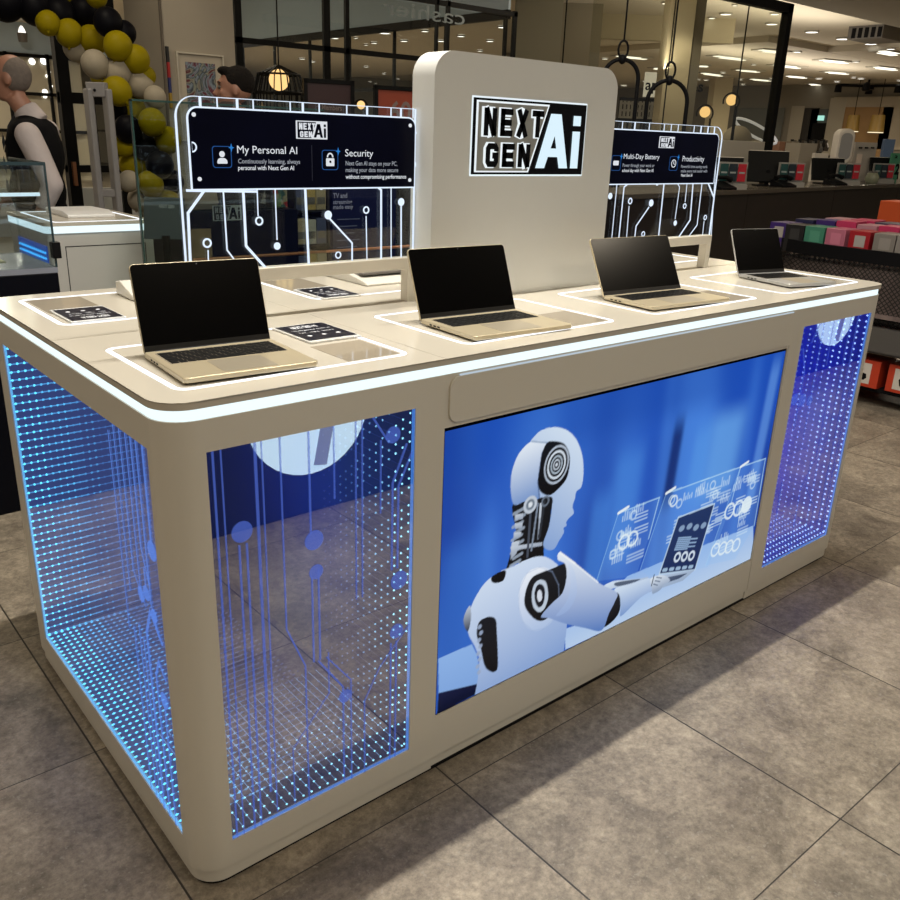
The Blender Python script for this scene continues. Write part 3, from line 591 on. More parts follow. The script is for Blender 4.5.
# ------------------------------------------------------------------ edge-lit circuit panels
G_clear = glass('clear_acrylic', (.93, .95, .95), .05, .01)
def px(u, v, y=.56): p = pl(u, v, 1, y); return (p.x, p.z)
def circuit_panel(x0, x1, side, label, traces, dots, rings, ticks, btexts, bx0, bx1, bz0, bz1):
    t = thing('circuit_panel', ((x0+x1)/2, .563, ZT), label, 'display panel')
    zt = 1.535; r = .045; rad = [0, 0, 0, 0]
    rad = [0, 0, 0, r] if side < 0 else [0, 0, r, 0]
    mb = MB(); mb.prism(rrect(x0, 1.160, x1, zt, rad), .561, .567, axis='y'); gl = mb.build('acrylic_sheet', G_clear, t)
    mb = MB()
    mb.prism(rrect(x0, 1.132, x1, 1.163, 0), .548, .580, axis='y')
    mb.build('base_rail', M_white, t, bev=.002)
    for a in ((x0, x0+.028), (x1-.028, x1)):
        mb = MB(); mb.prism([(a[0], ZT), (a[1], ZT), (a[1], 1.134), (a[0], 1.134)], .548, .580, axis='y'); mb.build('leg', M_white, t, bev=.002)
    # outline of light on the sheet
    mb = MB(); w = .0045
    o = rrect(x0+.001, 1.163, x1-.001, zt-.001, rad, 12)
    if side < 0: pth = [p for p in o if p[0] < x0+.06 or p[1] < 1.17]; 
    out = o; inn = rrect(x0+.0055, 1.163, x1-.0055, zt-.0025, [0, 0, 0, r-.004] if side < 0 else [0, 0, r-.004, 0], 12)
    ring_mesh(mb, out, inn, .5585, .5605, 'y')
    for p, w in traces: stroke(mb, [px(*q) for q in p], w, .5590)
    for (u, v), rr in dots: c = px(u, v); mb.prism(circle(c[0], c[1], rr), .5585, .5595, axis='y')
    for (u, v), rr in rings: c = px(u, v); ring_mesh(mb, circle(c[0], c[1], rr), circle(c[0], c[1], rr*.62), .5585, .5595, 'y')
    for u, w in ticks: a = px(u, 103)[0] if side < 0 else px(u, 129)[0]; stroke(mb, [(a, bz1-.004), (a, zt-.002)], w, .5590)
    mb.build('circuit_drawing', M_trace, gl)
    # banner
    br = [0, 0, .0, .022] if False else ([0, 0, .022, .022] if side < 0 else [0, 0, .022, 0])
    mb = MB(); mb.prism(rrect(bx0, bz0, bx1, bz1, br), .5535, .558, axis='y'); bn = mb.build('banner', M_navy, t)
    mb = MB(); g = .0035
    ring_mesh(mb, rrect(bx0-g, bz0-g, bx1+g, bz1+g, [q+g if q else 0 for q in br]), rrect(bx0, bz0, bx1, bz1, br), .5545, .5575, 'y'); mb.build('lit_edge', M_trace, bn)
    for (s, a, b, c, d, m, bold) in btexts:
        mb = MB(); text_fit(mb, s, a, b, c, d, .5528, bold); mb.build('lettering', m, bn)
    return t, bn, gl
def icon_frame(bn, cx, cz, s=.023):
    mb = MB(); ring_mesh(mb, rrect(cx-s, cz-s, cx+s, cz+s, .007), rrect(cx-s+.0016, cz-s+.0016, cx+s-.0016, cz+s-.0016, .006), .5528, .5534, 'y')
    mb.build('icon_outline', glow('icon_blue', (.03, .13, .42), .6), bn)
    mb = MB(); k = (cx+s, cz+s-.003); mb.prism([(k[0]-.007, k[1]), (k[0]-.002, k[1]-.002), (k[0], k[1]-.009), (k[0]+.002, k[1]-.002), (k[0]+.007, k[1]), (k[0]+.002, k[1]+.002), (k[0], k[1]+.009), (k[0]-.002, k[1]+.002)], .5522, .5528, axis='y')
    mb.build('sparkle', glow('sparkle_blue', (.03, .25, .75), .8), bn)
def X_(u, v): return px(u, v, .5535)[0]
def Z_(u, v): return px(u, v, .5535)[1]
S, T = .0026, .0062
trL = [([(206, 188), (188, 213), (192, 300)], T), ([(223, 188), (227, 250), (236, 262)], S+.0008), ([(243, 188), (246, 246), (272, 275)], T), ([(257, 188), (258, 216)], S), ([(208, 250), (209, 292)], S),
       ([(279, 186), (275, 190), (277, 240)], S), ([(305, 186), (309, 272)], T), ([(329, 218), (352, 243), (352, 268)], T-.002), ([(366, 216), (367, 268)], S), ([(338, 261), (338, 270)], S),
       ([(376, 186), (381, 190), (381, 266)], T-.001), ([(391, 186), (391, 266)], S), ([(401, 206), (401, 264)], T-.002), ([(414, 130), (421, 139)], S), ([(415, 163), (418, 169), (418, 258)], T), ([(186, 190.5), (257, 191.5)], .0055),  # broad level bar is a cyan reflection drawn in with the traces
       ([(413, 108), (413, 118)], S), ([(187, 120), (192, 189)], S)]
dotL = [((277, 246), .0088), ((328, 215), .0105), ((401, 202), .0100)]
rinL = [((259, 221), .0105), ((207, 243), .0110), ((366, 210), .0095), ((338, 255), .0092), ((321, 186), .0090)]
tickL = [(200, .0058), (217, .003), (237, .0058), (253, .003), (290, .003), (302.6, .0055), (319, .003), (346.6, .003), (367, .0055), (391, .003), (401, .0055)]
bt = [('My Personal AI', X_(237, 150), X_(297, 150), Z_(262, 153.5), Z_(262, 146), M_lwhite, .0),
      ('Continuously learning, always', X_(238, 162), X_(300, 165), Z_(262, 163.5), Z_(262, 159), M_lgrey, .008), ('personal with Next Gen AI', X_(238, 168), X_(294, 171), Z_(262, 170), Z_(262, 165.6), M_lwhite, .008),
      ('Security', X_(345, 152), X_(373, 155), Z_(360, 156.5), Z_(360, 149.5), M_lwhite, .0),
      ('Next Gen AI stays on your PC,', X_(345.5, 163), X_(397, 166), Z_(370, 165.5), Z_(370, 161.2), M_lgrey, .008), ('making your data more secure', X_(345.5, 169), X_(398, 172), Z_(370, 172), Z_(370, 167.8), M_lgrey, .008),
      ('without compromising performance', X_(345.5, 175), X_(406, 178), Z_(375, 178.6), Z_(375, 174.6), M_lwhite, .012)]
pL, bnL, glL = circuit_panel(.299, .946, -1, 'clear circuit panel left of the sign block, its navy banner reading My Personal AI', trL, dotL, rinL, tickL, bt, .328, .938, 1.344, 1.510)
small = (M_lwhite, M_navy, M_lwhite, M_lwhite, M_navy, None)
logo(bnL, X_(296, 138), Z_(310, 139), X_(327, 138)-X_(296, 138), Z_(310, 121)-Z_(310, 139), .5535, small, .0006)
icon_frame(bnL, X_(222, 157), Z_(222, 157)); icon_frame(bnL, X_(330, 160), Z_(330, 160))
mb = MB(); c = (X_(222, 157), Z_(222, 157)); mb.prism(circle(c[0], c[1]+.006, .0065), .5522, .5530, axis='y'); mb.prism(rrect(c[0]-.012, c[1]-.014, c[0]+.012, c[1]-.002, [.002, .002, .009, .009]), .5522, .5530, axis='y'); mb.build('person_icon', M_lwhite, bnL)
mb = MB(); c = (X_(330, 160), Z_(330, 160)); mb.prism(rrect(c[0]-.0115, c[1]-.014, c[0]+.0115, c[1]+.004, .002), .5522, .5530, axis='y')
sh = [(c[0]+.0075*math.cos(a), c[1]+.006+.009*math.sin(a)) for a in [PI*k/10 for k in range(11)]]; stroke(mb, sh, .0032, .5522, .0008); mb.build('padlock_icon', M_lwhite, bnL)
mb = MB(); mb.prism(circle(c[0], c[1]-.004, .003, 10), .5518, .5522, axis='y'); mb.build('keyhole', M_navy, bnL)
mb = MB(); a = X_(312, 165); stroke(mb, [(a, 1.36), (a, 1.44)], .0012, .5530, .0004); mb.build('divider_line', mat('dim_line', (.05, .06, .12), .5), bnL)
for (u, v) in ((193.5, 114.5), (199.5, 179), (410, 125.5), (409.5, 180)):
    mb = MB(); mb.prism(circle(X_(u, v), Z_(u, v), .0045, 14), .5512, .5535, axis='y'); mb.build('stud', M_lwhite, bnL)
mb = MB(); a, b = X_(192, 147), Z_(192, 147); ring_mesh(mb, [(a+.011*math.cos(q), b+.011*math.sin(q)) for q in [-PI/2+PI*k/12 for k in range(13)]]+[(a, b)], [(a+.008*math.cos(q), b+.008*math.sin(q)) for q in [-PI/2+PI*k/12 for k in range(13)]]+[(a, b)], .5525, .5535, 'y'); mb.build('lit_edge', M_trace, bnL)

trR = [([(617, 183), (611, 245)], S), ([(629, 183), (624, 187), (618, 245)], T-.002), ([(629, 206), (626, 243)], S), ([(649, 207), (636, 226), (634, 243)], T-.002), ([(664, 183), (658, 241)], T-.001),
       ([(677, 183), (679.5, 187), (675, 219)], S), ([(687, 183), (685, 202)], S), ([(693, 183), (690, 220), (676, 241)], T-.001), ([(702, 183), (697, 225), (686, 240)], S+.001), ([(704, 221), (702, 239)], S),
       ([(708, 183), (714, 198), (709, 239)], T), ([(716, 160), (711, 238)], S)]
dotR = [((651, 203), .0115), ((675, 223), .0090), ((610, 196), .0100)]
rinR = [((630, 201), .0105), ((643, 234), .0095), ((684.5, 206), .0095), ((705, 217.5), .0095), ((657, 183), .0085)]
tickR = [(622, .003), (634.5, .006), (649, .003), (664, .003), (671, .003), (678, .003), (694, .003), (701, .006), (708, .006), (714.5, .006)]
bt = [('Multi-Day Battery', X_(623.5, 158), X_(659, 160), Z_(640, 159), Z_(640, 154), M_lwhite, .0),
      ('Power through your work or', X_(622.5, 165), X_(654, 168), Z_(640, 167), Z_(640, 163.6), M_lgrey, .008), ('school day with Next Gen AI', X_(622, 170), X_(653, 173), Z_(640, 172), Z_(640, 168.8), M_lwhite, .008),
      ('Productivity', X_(682.5, 158), X_(704, 160), Z_(693, 161.5), Z_(693, 156), M_lwhite, .0),
      ('Powerful time-saving tools', X_(681, 166), X_(707, 168), Z_(693, 168), Z_(693, 165), M_lgrey, .008), ('make every task easier with', X_(681, 170), X_(707, 172), Z_(693, 172.4), Z_(693, 169.4), M_lgrey, .008),
      ('Next Gen AI', X_(681, 175), X_(692, 176), Z_(687, 176.6), Z_(687, 173.8), M_lwhite, .01)]
pR, bnR, glR = circuit_panel(1.650, 2.322, 1, 'clear circuit panel right of the sign block, its navy banner reading Multi-Day Battery', trR, dotR, rinR, tickR, bt, 1.654, 2.292, 1.346, 1.508)
logo(bnR, X_(659, 142), Z_(665, 148), X_(674, 142)-X_(659, 142), Z_(665, 136.5)-Z_(665, 148), .5535, small, .0006)
icon_frame(bnR, X_(616, 163), Z_(616, 163)); icon_frame(bnR, X_(673.5, 163.5), Z_(673.5, 163.5))
c = (X_(616, 163), Z_(616, 163)); mb = MB(); mb.prism(rrect(c[0]-.014, c[1]-.007, c[0]+.012, c[1]+.007, .003), .5522, .553, axis='y'); mb.build('battery_icon', M_lwhite, bnR)
c = (X_(673.5, 163.5), Z_(673.5, 163.5)); mb = MB(); ring_mesh(mb, [(c[0]+.013*math.cos(q), c[1]+.013*math.sin(q)) for q in [2*PI*k/24 for k in range(24)]], [(c[0]+.0105*math.cos(q), c[1]+.0105*math.sin(q)) for q in [2*PI*k/24 for k in range(24)]], .5522, .553, 'y'); stroke(mb, [(c[0], c[1]+.008), (c[0], c[1]), (c[0]+.006, c[1]-.003)], .002, .5522); mb.build('clock_icon', M_lwhite, bnR)

# ------------------------------------------------------------------ laptops
def make_laptop(w, dep, lid, tilt, name='laptop', body=M_silver, keyed=True):
    t = thing('laptop', (0, 0, 0), '', 'laptop')
    th = .0135
    mb = MB(); mb.prism(rrect(-w/2, -dep/2, w/2, dep/2, .010), .0035, th); b = mb.build('base', body, t, bev=.0018)
    mb = MB()
    for sx in (-1, 1):
        for sy in (-1, 1): mb.prism(circle(sx*(w/2-.03), sy*(dep/2-.025), .006, 12), 0, .0036)
    mb.build('rubber_foot', M_black, b)
    mb = MB(); kx0, kx1, ky0, ky1 = -w*.44, w*.44, -dep*.01, dep*.385
    mb.prism(rrect(kx0-.002, ky0-.002, kx1+.002, ky1+.002, .003), th-.0002, th+.0003); kb = mb.build('keyboard_well', mat('keyboard_well', (.30, .26, .20), .5), b)
    mb = MB(); rows = 6; n = 14
    for r in range(rows):
        y0 = ky0+(ky1-ky0)*r/rows; y1 = y0+(ky1-ky0)/rows-.0022
        if r == 0: cells = [0, 1, 2, 3, 4.2, 9, 10, 11, 12, 13, 14]
        else: cells = list(range(n+1)); cells = [cells[0]]+[c_+(.25*((r*3) % 4)) for c_ in cells[1:-1]]+[cells[-1]]
        for a, c_ in zip(cells, cells[1:]):
            xa = kx0+(kx1-kx0)*a/n+.001; xb = kx0+(kx1-kx0)*c_/n-.001
            mb.prism(rrect(xa, y0, xb, y1, .0012, 2), th+.0003, th+.0014)
    mb.build('keys', M_key, b)
    mb = MB(); mb.prism(rrect(-w*.2, -dep*.45, w*.2, -dep*.05, .004), th-.0003, th+.0004); mb.build('trackpad', mat('trackpad', (.55, .49, .38), .35, metal=.6), b)
    mb = MB(); 
    for k in range(3): mb.box(-w/2-.0006, dep*.12+k*.016, .006, -w/2+.001, dep*.12+k*.016+.009, .0095)
    for k in range(2): mb.box(w/2-.001, dep*.15+k*.018, .006, w/2+.0006, dep*.15+k*.018+.011, .0095)
    mb.build('port', M_black, b)
    # lid: built flat in the tilted frame
    M = Matrix.Translation((0, dep/2-.004, th-.003)) @ Matrix.Rotation(-tilt, 4, 'X')
    mb = MB(); mb.prism(rrect(-w/2, 0, w/2, lid, [.003, .003, .010, .010]), .0, .0055, M=M @ Matrix.Rotation(0, 4, 'X'), axis='y'); l = mb.build('lid', body, t, bev=.0012)
    mb = MB(); mb.prism(rrect(-w/2+.0015, .004, w/2-.0015, lid-.0015, [.002, .002, .008, .008]), -.0009, .0002, M=M, axis='y'); mb.build('display', mat('laptop_display', (.001, .001, .0012), .2, spec=.14), l)
    mb = MB(); mb.prism(rrect(-w/2+.0015, .002, w/2-.0015, .014, 0), -.0012, -.0008, M=M, axis='y'); mb.build('chin', mat('chin_black', (.006, .006, .006), .4, spec=.3), l)
    mb = MB(); mb.prism(circle(0, lid-.0055, .0015, 10), -.0012, -.0008, M=M, axis='y'); mb.build('webcam', mat('lens_grey', (.12, .12, .13), .2), l)
    mb = MB(); mb.tube([(-w*.42, dep/2-.004, th-.002), (w*.42, dep/2-.004, th-.002)], .0035, 10); mb.build('hinge', M_dark, b)
    return t
laps = [(.221, .192, .264, .222, .172, 17, -4, 'leftmost open laptop on the counter, champagne keyboard deck, beside the navy spec card', M_silver),
        (.900, .172, .296, .218, .172, 22, -4, 'second open laptop from the left, in front of the white sign block', M_silver),
        (1.576, .178, .328, .190, .172, 27, -5, 'third open laptop from the left, below the right edge of the sign block', M_silver),
        (2.275, .205, .218, .235, .160, 24, -14, 'rightmost open laptop, near the right end of the counter, silver with a black keyboard', M_steel)]
for x, y, w, dp, lid, tl, rot, lab, bm_ in laps:
    t = make_laptop(w, dp, lid, math.radians(tl), body=bm_); t.location = (x, y, ZT+.0006); t.rotation_euler.z = math.radians(rot); t['label'] = lab; t['group'] = 'laptops along the front of the counter'

# ------------------------------------------------------------------ spec cards in their holders
def spec_card(x0, y0, x1, y1, label, rot=0, flip=False):
    cx, cy = (x0+x1)/2, (y0+y1)/2; w, h = x1-x0, y1-y0
    t = thing('spec_card', (0, 0, 0), label, 'card', 'navy spec cards on the counter')
    mb = MB(); mb.box(-w/2-.004, -h/2-.012, 0, w/2+.004, h/2+.006, .0045); mb.build('holder', mat('white_acrylic', (.75, .76, .76), .15), t, bev=.001)
    mb = MB(); mb.box(-w/2, -h/2, .0045, w/2, h/2, .0052); c = mb.build('card', mat('navy_card', (.003, .004, .016), .3, spec=.2), t)
    mb = MB(); M = Matrix.Translation((0, 0, .0054)) @ Matrix.Rotation(-PI/2, 4, 'X')
    for s_, q0, q1, z0, z1, bo in (('NEXT GEN Ai', -.28, .25, .26, .40, .02), ('Intelligence built in', -.40, .40, .10, .16, .0), ('Fast   Light   Secure', -.36, .36, -.06, .0, .0)):
        mb = MB(); text_fit(mb, s_, w*q0, w*q1, h*z0, h*z1, 0, bo, M=M); mb.build('lettering', M_cardtxt, c)
    for k in range(3):
        mb = MB(); mb.prism(circle(-w*.3+w*.3*k, -h*.24, w*.045, 12), 0, .0003, M=M, axis='y'); mb.build('icon', M_cardtxt, c)
    t.location = (cx, cy, ZT+.0004); t.rotation_euler.z = rot+(PI if flip else 0); return t
spec_card(.438, .262, .560, .412, 'navy spec card in a white holder, right beside the leftmost laptop')
spec_card(.088, .708, .204, .850, 'navy spec card at the rear left corner of the counter', flip=True)
spec_card(.738, .682, .852, .826, 'navy spec card behind the left circuit panel, on the rear half of the counter', flip=True)
# low white stands on the rear half
def riser(x0, y0, x1, y1, label):
    t = thing('display_riser', ((x0+x1)/2, (y0+y1)/2, ZT+.0004), label, 'stand', 'white device stands on the rear half'); z = ZT+.0004
    mb = MB(); mb.prism([(y0, z), (y1, z), (y1, z+.034), (y1-.03, z+.040), (y0+.02, z+.012), (y0, z+.006)], x0, x1, axis='x'); mb.build('wedge', mat('riser_white', (.68, .66, .60), .3), t, bev=.003)
    mb = MB(); mb.box(x0+.02, y0+.05, z+.024, x1-.02, y1-.05, z+.030); mb.build('slot', M_grey, t)
riser(.30, .88, .44, 1.02, 'low white device stand behind the leftmost laptop'); riser(.96, .80, 1.20, 1.03, 'low white device stand behind the left circuit panel, next to the sign block')

# ------------------------------------------------------------------ things near the left edge
def led_panel_grid(name, parent, org, dx, dz, nx, nz, r, m):
    mb = MB()
    for i in range(nx):
        for k in range(nz):
            p = Vector(org)+Vector(dx)*i+Vector(dz)*k; mb.add([p+Vector(q)*r for q in ((1, 0, 0), (-1, 0, 0), (0, 1, 0), (0, -1, 0), (0, 0, 1), (0, 0, -1))], [(0, 2, 4), (2, 1, 4), (1, 3, 4), (3, 0, 4), (2, 0, 5), (1, 2, 5), (3, 1, 5), (0, 3, 5)])
    o = mb.build(name, m, parent); o['kind'] = 'stuff'; return o
# glass display case
dc = thing('display_case', (-.05, 2.5, 0), 'glass display case on a black base with a lit shelf, at the left edge', 'display case')
x0, x1, y0, y1 = -.75, .492, 2.19, 2.66; zd = .952; zt = 1.325
mb = MB(); mb.box(x0, y0, 0, x1, y1, zd-.02); mb.build('base', mat('case_black', (.002, .0025, .006), .4, spec=.12), dc, bev=.004)
mb = MB(); mb.box(x0, y0, zd-.02, x1, y1, zd); mb.build('deck', mat('case_deck', (.22, .24, .30), .15), dc)
GC = glass('case_glass', (.88, .92, .93), .05, .005)
for b in ((x0, y0+.002, x1, y0+.008), (x0, y1-.008, x1, y1-.002), (x1-.008, y0+.008, x1-.002, y1-.008)):
    mb = MB(); mb.box(b[0], b[1], zd, b[2], b[3], zt); mb.build('glass_pane', GC, dc)
mb = MB(); mb.box(x0, y0, zt, x1, y1, zt+.006); mb.build('glass_top', GC, dc)
mb = MB(); mb.box(x0, y0-.001, zt-.004, x1, y0+.004, zt+.008); mb.box(x1-.006, y0, zd, x1+.001, y0+.006, zt+.006); mb.box(x1-.006, y0, zt, x1, y1, zt+.008); mb.build('edge_profile', mat('edge_dark', (.02, .04, .05), .2), dc)
mb = MB(); mb.box(x0, y0+.02, 1.212, x1-.025, y0+.035, 1.224); mb.build('shelf_light', glow('shelf_light', (.75, .93, 1.), 1.1), dc)
mb = MB(); mb.box(x0, y0+.035, 1.214, x1-.02, y1-.05, 1.220); mb.build('glass_shelf', GC, dc)
mb = MB(); mb.box(x1-.012, y0-.008, .985, x1+.018, y0+.03, 1.045); mb.box(x1-.07, y0+.1, 1.205, x1-.03, y0+.13, 1.30); mb.build('clamp', M_black, dc, bev=.002)
mb = MB(); mb.box(x0, y0+.20, zd+.0005, .36, y0+.36, zd+.004); mb.build('price_rail', mat('rail_cream', (.55, .50, .30), .5), dc)
mb = MB()
for k in range(9): mb.box(-.4+k*.08, y0+.24, zd+.004, -.4+k*.08+.05, y0+.31, zd+.007)
mb.build('price_ticket', mat('ticket_yellow', (.55, .42, .05), .5), dc)
mb = MB()
for k in range(3): mb.box(x0, y0+.12+.12*k, 1.262+.012*k, .33, y0+.126+.12*k, 1.268+.012*k)
mb.build('rod', mat('rod_pale', (.4, .45, .5), .3, emit=.3), dc)
# second promo counter
pc = thing('promo_counter', (.95, 3.3, 0), 'small white promo counter with a glowing rim, behind the display case', 'promo counter')
a0, a1, b0, b1 = .675, 1.195, 2.95, 3.62
mb = MB(); mb.prism(rrect(a0+.01, b0+.01, a1-.01, b1-.01, .03), 0, .99); body = mb.build('body', mat('promo_white', (.50, .49, .47), .45, noise=.03, nscale=5), pc, smooth=True)
mb = MB(); ring_mesh(mb, rrect(a0+.08, .10, a1-.06, .93, 0), rrect(a0+.0835, .1035, a1-.0635, .9265, 0), b0+.0085, b0+.0105, 'y'); mb.build('door_outline', M_dark, body)
mb = MB(); mb.prism(rrect(a0+.002, b0+.002, a1-.002, b1-.002, .04), .99, 1.022); mb.build('rim_light', M_strip, pc, smooth=True)
mb = MB(); mb.prism(rrect(a0, b0, a1, b1, .04), 1.022, 1.036); mb.build('worktop', M_top, pc, smooth=True)
mb = MB(); ring_mesh(mb, rrect(a0+.05, b0+.04, a1-.04, b1-.06, .03), rrect(a0+.062, b0+.052, a1-.052, b1-.072, .025), 1.0355, 1.037); mb.build('inlaid_light', M_loop, pc)
mb = MB(); mb.prism([(b0+.22, 1.036), (b1-.1, 1.036), (b1-.1, 1.062), (b0+.30, 1.066), (b0+.22, 1.05)], a0+.17, a1-.12, axis='x'); mb.build('device_tray', mat('tray_white', (.72, .72, .72), .3), pc, bev=.004)
led_panel_grid('led_array', pc, (a0+.000, b0+.05, .64), (0, .034, 0), (0, 0, .026), 13, 11, .0075, glow('led_promo', (.06, .45, 1.), 1.5))
mb = MB(); mb.box(a0+.004, b0+.04, .62, a0+.010, b0+.50, .93); mb.build('led_window', mat('led_back', (.0, .03, .16), .3, emit=.4, ecol=(.0, .12, .7)), pc)

# glass screen behind the left circuit panel
gsn = MB(); gsn.box(.985, 2.60, .10, 1.95, 2.612, 1.572); G0 = gsn.build('glass_screen', glass('screen_glass', (.80, .86, .84), .025, .01), tag=('tall clear glass screen with a dark edge, left of the left circuit panel', 'glass screen'))
mb = MB(); mb.box(.983, 2.598, .10, .990, 2.614, 1.574); mb.box(.983, 2.598, 1.568, 1.95, 2.614, 1.576); mb.build('dark_edge', mat('glass_edge', (.02, .05, .045), .2), G0)
mb = MB(); mb.box(.983, 2.58, 0, 1.95, 2.64, .10); mb.build('foot', M_black, G0)
# navy promo stand with the logo
ns = thing('logo_stand', (1.75, 3.2, 0), 'navy kiosk bearing a small NEXT GEN Ai logo, seen through the left circuit panel', 'display stand')
mb = MB(); mb.box(1.36, 3.0, 0, 2.02, 3.45, 1.065); mb.build('body', M_navy2, ns, bev=.004)
_a = pl(213, 221, 1, 3.0); _b = pl(241, 205, 1, 3.0)
logo(ns, _a.x, _a.z, _b.x-_a.x, _b.z-_a.z, 2.999, (mat('lg1', (.25, .26, .3), .5), M_navy2, mat('lg2', (.33, .34, .36), .5), mat('lg1', (.25, .26, .3), .5), M_navy2, None), .0004)
mb = MB(); mb.box(1.40, 3.02, 1.065, 1.95, 3.35, 1.075); mb.build('glass_top', mat('counter_glass', (.006, .012, .016), .15, spec=.2), ns)
mb = MB(); mb.box(1.355, 2.998, .82, 1.50, 3.0, .98); mb.build('photo_panel', mat('tan_photo', (.20, .13, .07), .5, noise=.6, nscale=12), ns)
# grey tilted sign
mb = MB(); M = Matrix.Translation(at(166, 218, 4.05)) @ Matrix.Rotation(math.radians(-35), 4, 'Z') @ Matrix.Rotation(math.radians(-18), 4, 'X')
mb.box(-.10, -.006, -.10, .085, .006, .095, M=M); sg = mb.build('tilted_sign', mat('sign_grey', (.05, .06, .07), .22, spec=.4), tag=('glossy grey tilted sign with a faint logo, behind the small promo counter', 'sign'))
mb = MB(); text_fit(mb, 'NEXT GEN', -.03, .04, .045, .06, -.0065, .01, M=M); mb.build('lettering', mat('lg2', (.33, .34, .36), .5), sg)
mb = MB(); p = at(166, 240, 4.05); mb.tube([(p.x, p.y, 0), (p.x, p.y, p.z+.02)], .018); mb.build('post', M_black, sg)
# packaged goods rack
rk = thing('product_rack', (2.24, 3.2, 0), 'dark rack of boxed goods seen through the left circuit panel', 'rack')
q0 = pl(293, 230, 1, 3.1).x; q1 = pl(328, 230, 1, 3.1).x
mb = MB(); mb.box(q0, 3.3, 0, q1, 3.34, 1.25); mb.box(q0, 3.08, 0, q0+.012, 3.34, 1.25); mb.box(q1-.012, 3.08, 0, q1, 3.34, 1.25)
for z in (.15, .45, .66, .86, 1.05): mb.box(q0, 3.08, z-.012, q1, 3.34, z)
mb.build('frame', M_dark, rk)
rg = random.Random(2)
for z in (.45, .66, .86, 1.05):
    for k in range(3):
        xx = q0+.016+(q1-q0-.03)*k/3; w_ = (q1-q0-.03)/3-.004; c = [(.30, .24, .15), (.32, .30, .26), (.05, .06, .12), (.34, .24, .08)][(k+int(z*10)) % 4]
        mb = MB(); mb.box(xx, 3.09, z, xx+w_, 3.28, z+.13+.02*rg.random()); b = mb.build('product_box', mat('pack_%d' % ((k+int(z*10)) % 4), c, .5), bev=.002, tag=('small boxed product standing on the dark rack behind the left circuit panel', 'product box', 'boxed goods on the dark rack'))
        mb = MB(); mb.box(xx+.006, 3.0885, z+.03, xx+w_-.006, 3.0895, z+.07); mb.build('label', mat('pack_label', (.10, .09, .08), .5), b)
# poster stand
q2 = pl(329, 230, 1, 3.1).x; q3 = pl(392, 230, 1, 3.1).x
ps = thing('poster_stand', ((q2+q3)/2, 3.1, 0), 'tall navy poster reading TV and streaming made easy, behind the left circuit panel', 'poster')
mb = MB(); mb.box(q2, 3.06, 0, q3, 3.12, 1.26); mb.build('board', mat('poster_navy', (.003, .006, .035), .4, spec=.15), ps, bev=.003)
lg = mat('poster_text', (.22, .25, .36), .5)
for s, u0, u1, v0, v1 in (('TV and', 333, 347, 198, 193), ('streaming', 333, 352, 204, 199.5), ('made easy', 333, 353, 209, 204.5)):
    a = pl(u0, v0, 1, 3.06); b = pl(u1, v1, 1, 3.06); mb = MB(); text_fit(mb, s, a.x, b.x, a.z, b.z, 3.0585, .02); mb.build('lettering', lg, ps)
for k in range(5):
    a = pl(337, 220+k*7, 1, 3.06); mb = MB(); mb.box(a.x, 3.0583, a.z, a.x+.16-.02*(k % 3), 3.0592, a.z+.005); mb.build('text_line', mat('poster_line', (.07, .09, .16), .5), ps)
mb = MB(); mb.box(pl(392, 220, 1, 3.3).x, 3.3, 0, pl(430, 220, 1, 3.3).x, 3.38, 1.28); mb.build('dark_partition', M_black, tag=('plain black partition right of the navy poster', 'partition'))
# floral printed fabric
q4 = pl(276, 230, 1, 3.15).x; q5 = pl(292.5, 230, 1, 3.15).x
m = bpy.data.materials.new('floral'); m.use_nodes = True; nt = m.node_tree; vo = nt.nodes.new('ShaderNodeTexVoronoi'); vo.inputs['Scale'].default_value = 30; cr = nt.nodes.new('ShaderNodeValToRGB'); tc = nt.nodes.new('ShaderNodeTexCoord')
nt.links.new(tc.outputs['Object'], vo.inputs['Vector']); sp_ = nt.nodes.new('ShaderNodeSeparateColor'); nt.links.new(vo.outputs['Color'], sp_.inputs[0]); nt.links.new(sp_.outputs[0], cr.inputs[0]); nt.links.new(cr.outputs[0], nt.nodes['Principled BSDF'].inputs['Base Color'])
cr.color_ramp.interpolation = 'CONSTANT'
for i, (p, c) in enumerate(((0, (.10, .16, .07)), (.3, (.25, .22, .14)), (.5, (.30, .03, .03)), (.7, (.28, .25, .18)), (.85, (.04, .10, .09)))):
    e = cr.color_ramp.elements[i] if i < 2 else cr.color_ramp.elements.new(p); e.position = p; e.color = (*c, 1)
mb = MB(); n = 10
prof = [(q4+(q5-q4)*k/n, 3.15+.012*math.sin(k*1.7)) for k in range(n+1)]; mb.prism(prof+[(x, y+.02) for x, y in prof[::-1]], .5, 1.20); mb.build('hanging_towel', m, tag=('red and green floral cloth hanging left of the boxed goods rack', 'cloth'))
mb = MB(); mb.box(q4-.01, 3.19, 0, q5+.01, 3.24, 1.25); mb.build('cloth_rack', M_dark, tag=('dark upright rack behind the floral cloth', 'rack'))
# warm reflection line across those fixtures, put in as a thin copper rail
mb = MB(); a = pl(193, 257, 1, 2.9); b = pl(430, 243, 1, 2.9); mb.tube([(a.x, 2.9, .84), (b.x, 2.9, .84)], .008); R_ = mb.build('brass_rail', mat('brass', (.55, .25, .13), .3, metal=.8), smooth=True, tag=('long thin copper rail standing in for a warm reflection behind the left circuit panel', 'rail'))
for x in (a.x+.05, b.x-.05): mb = MB(); mb.tube([(x, 2.9, 0), (x, 2.9, .84)], .008); mb.build('post', M_black, R_)
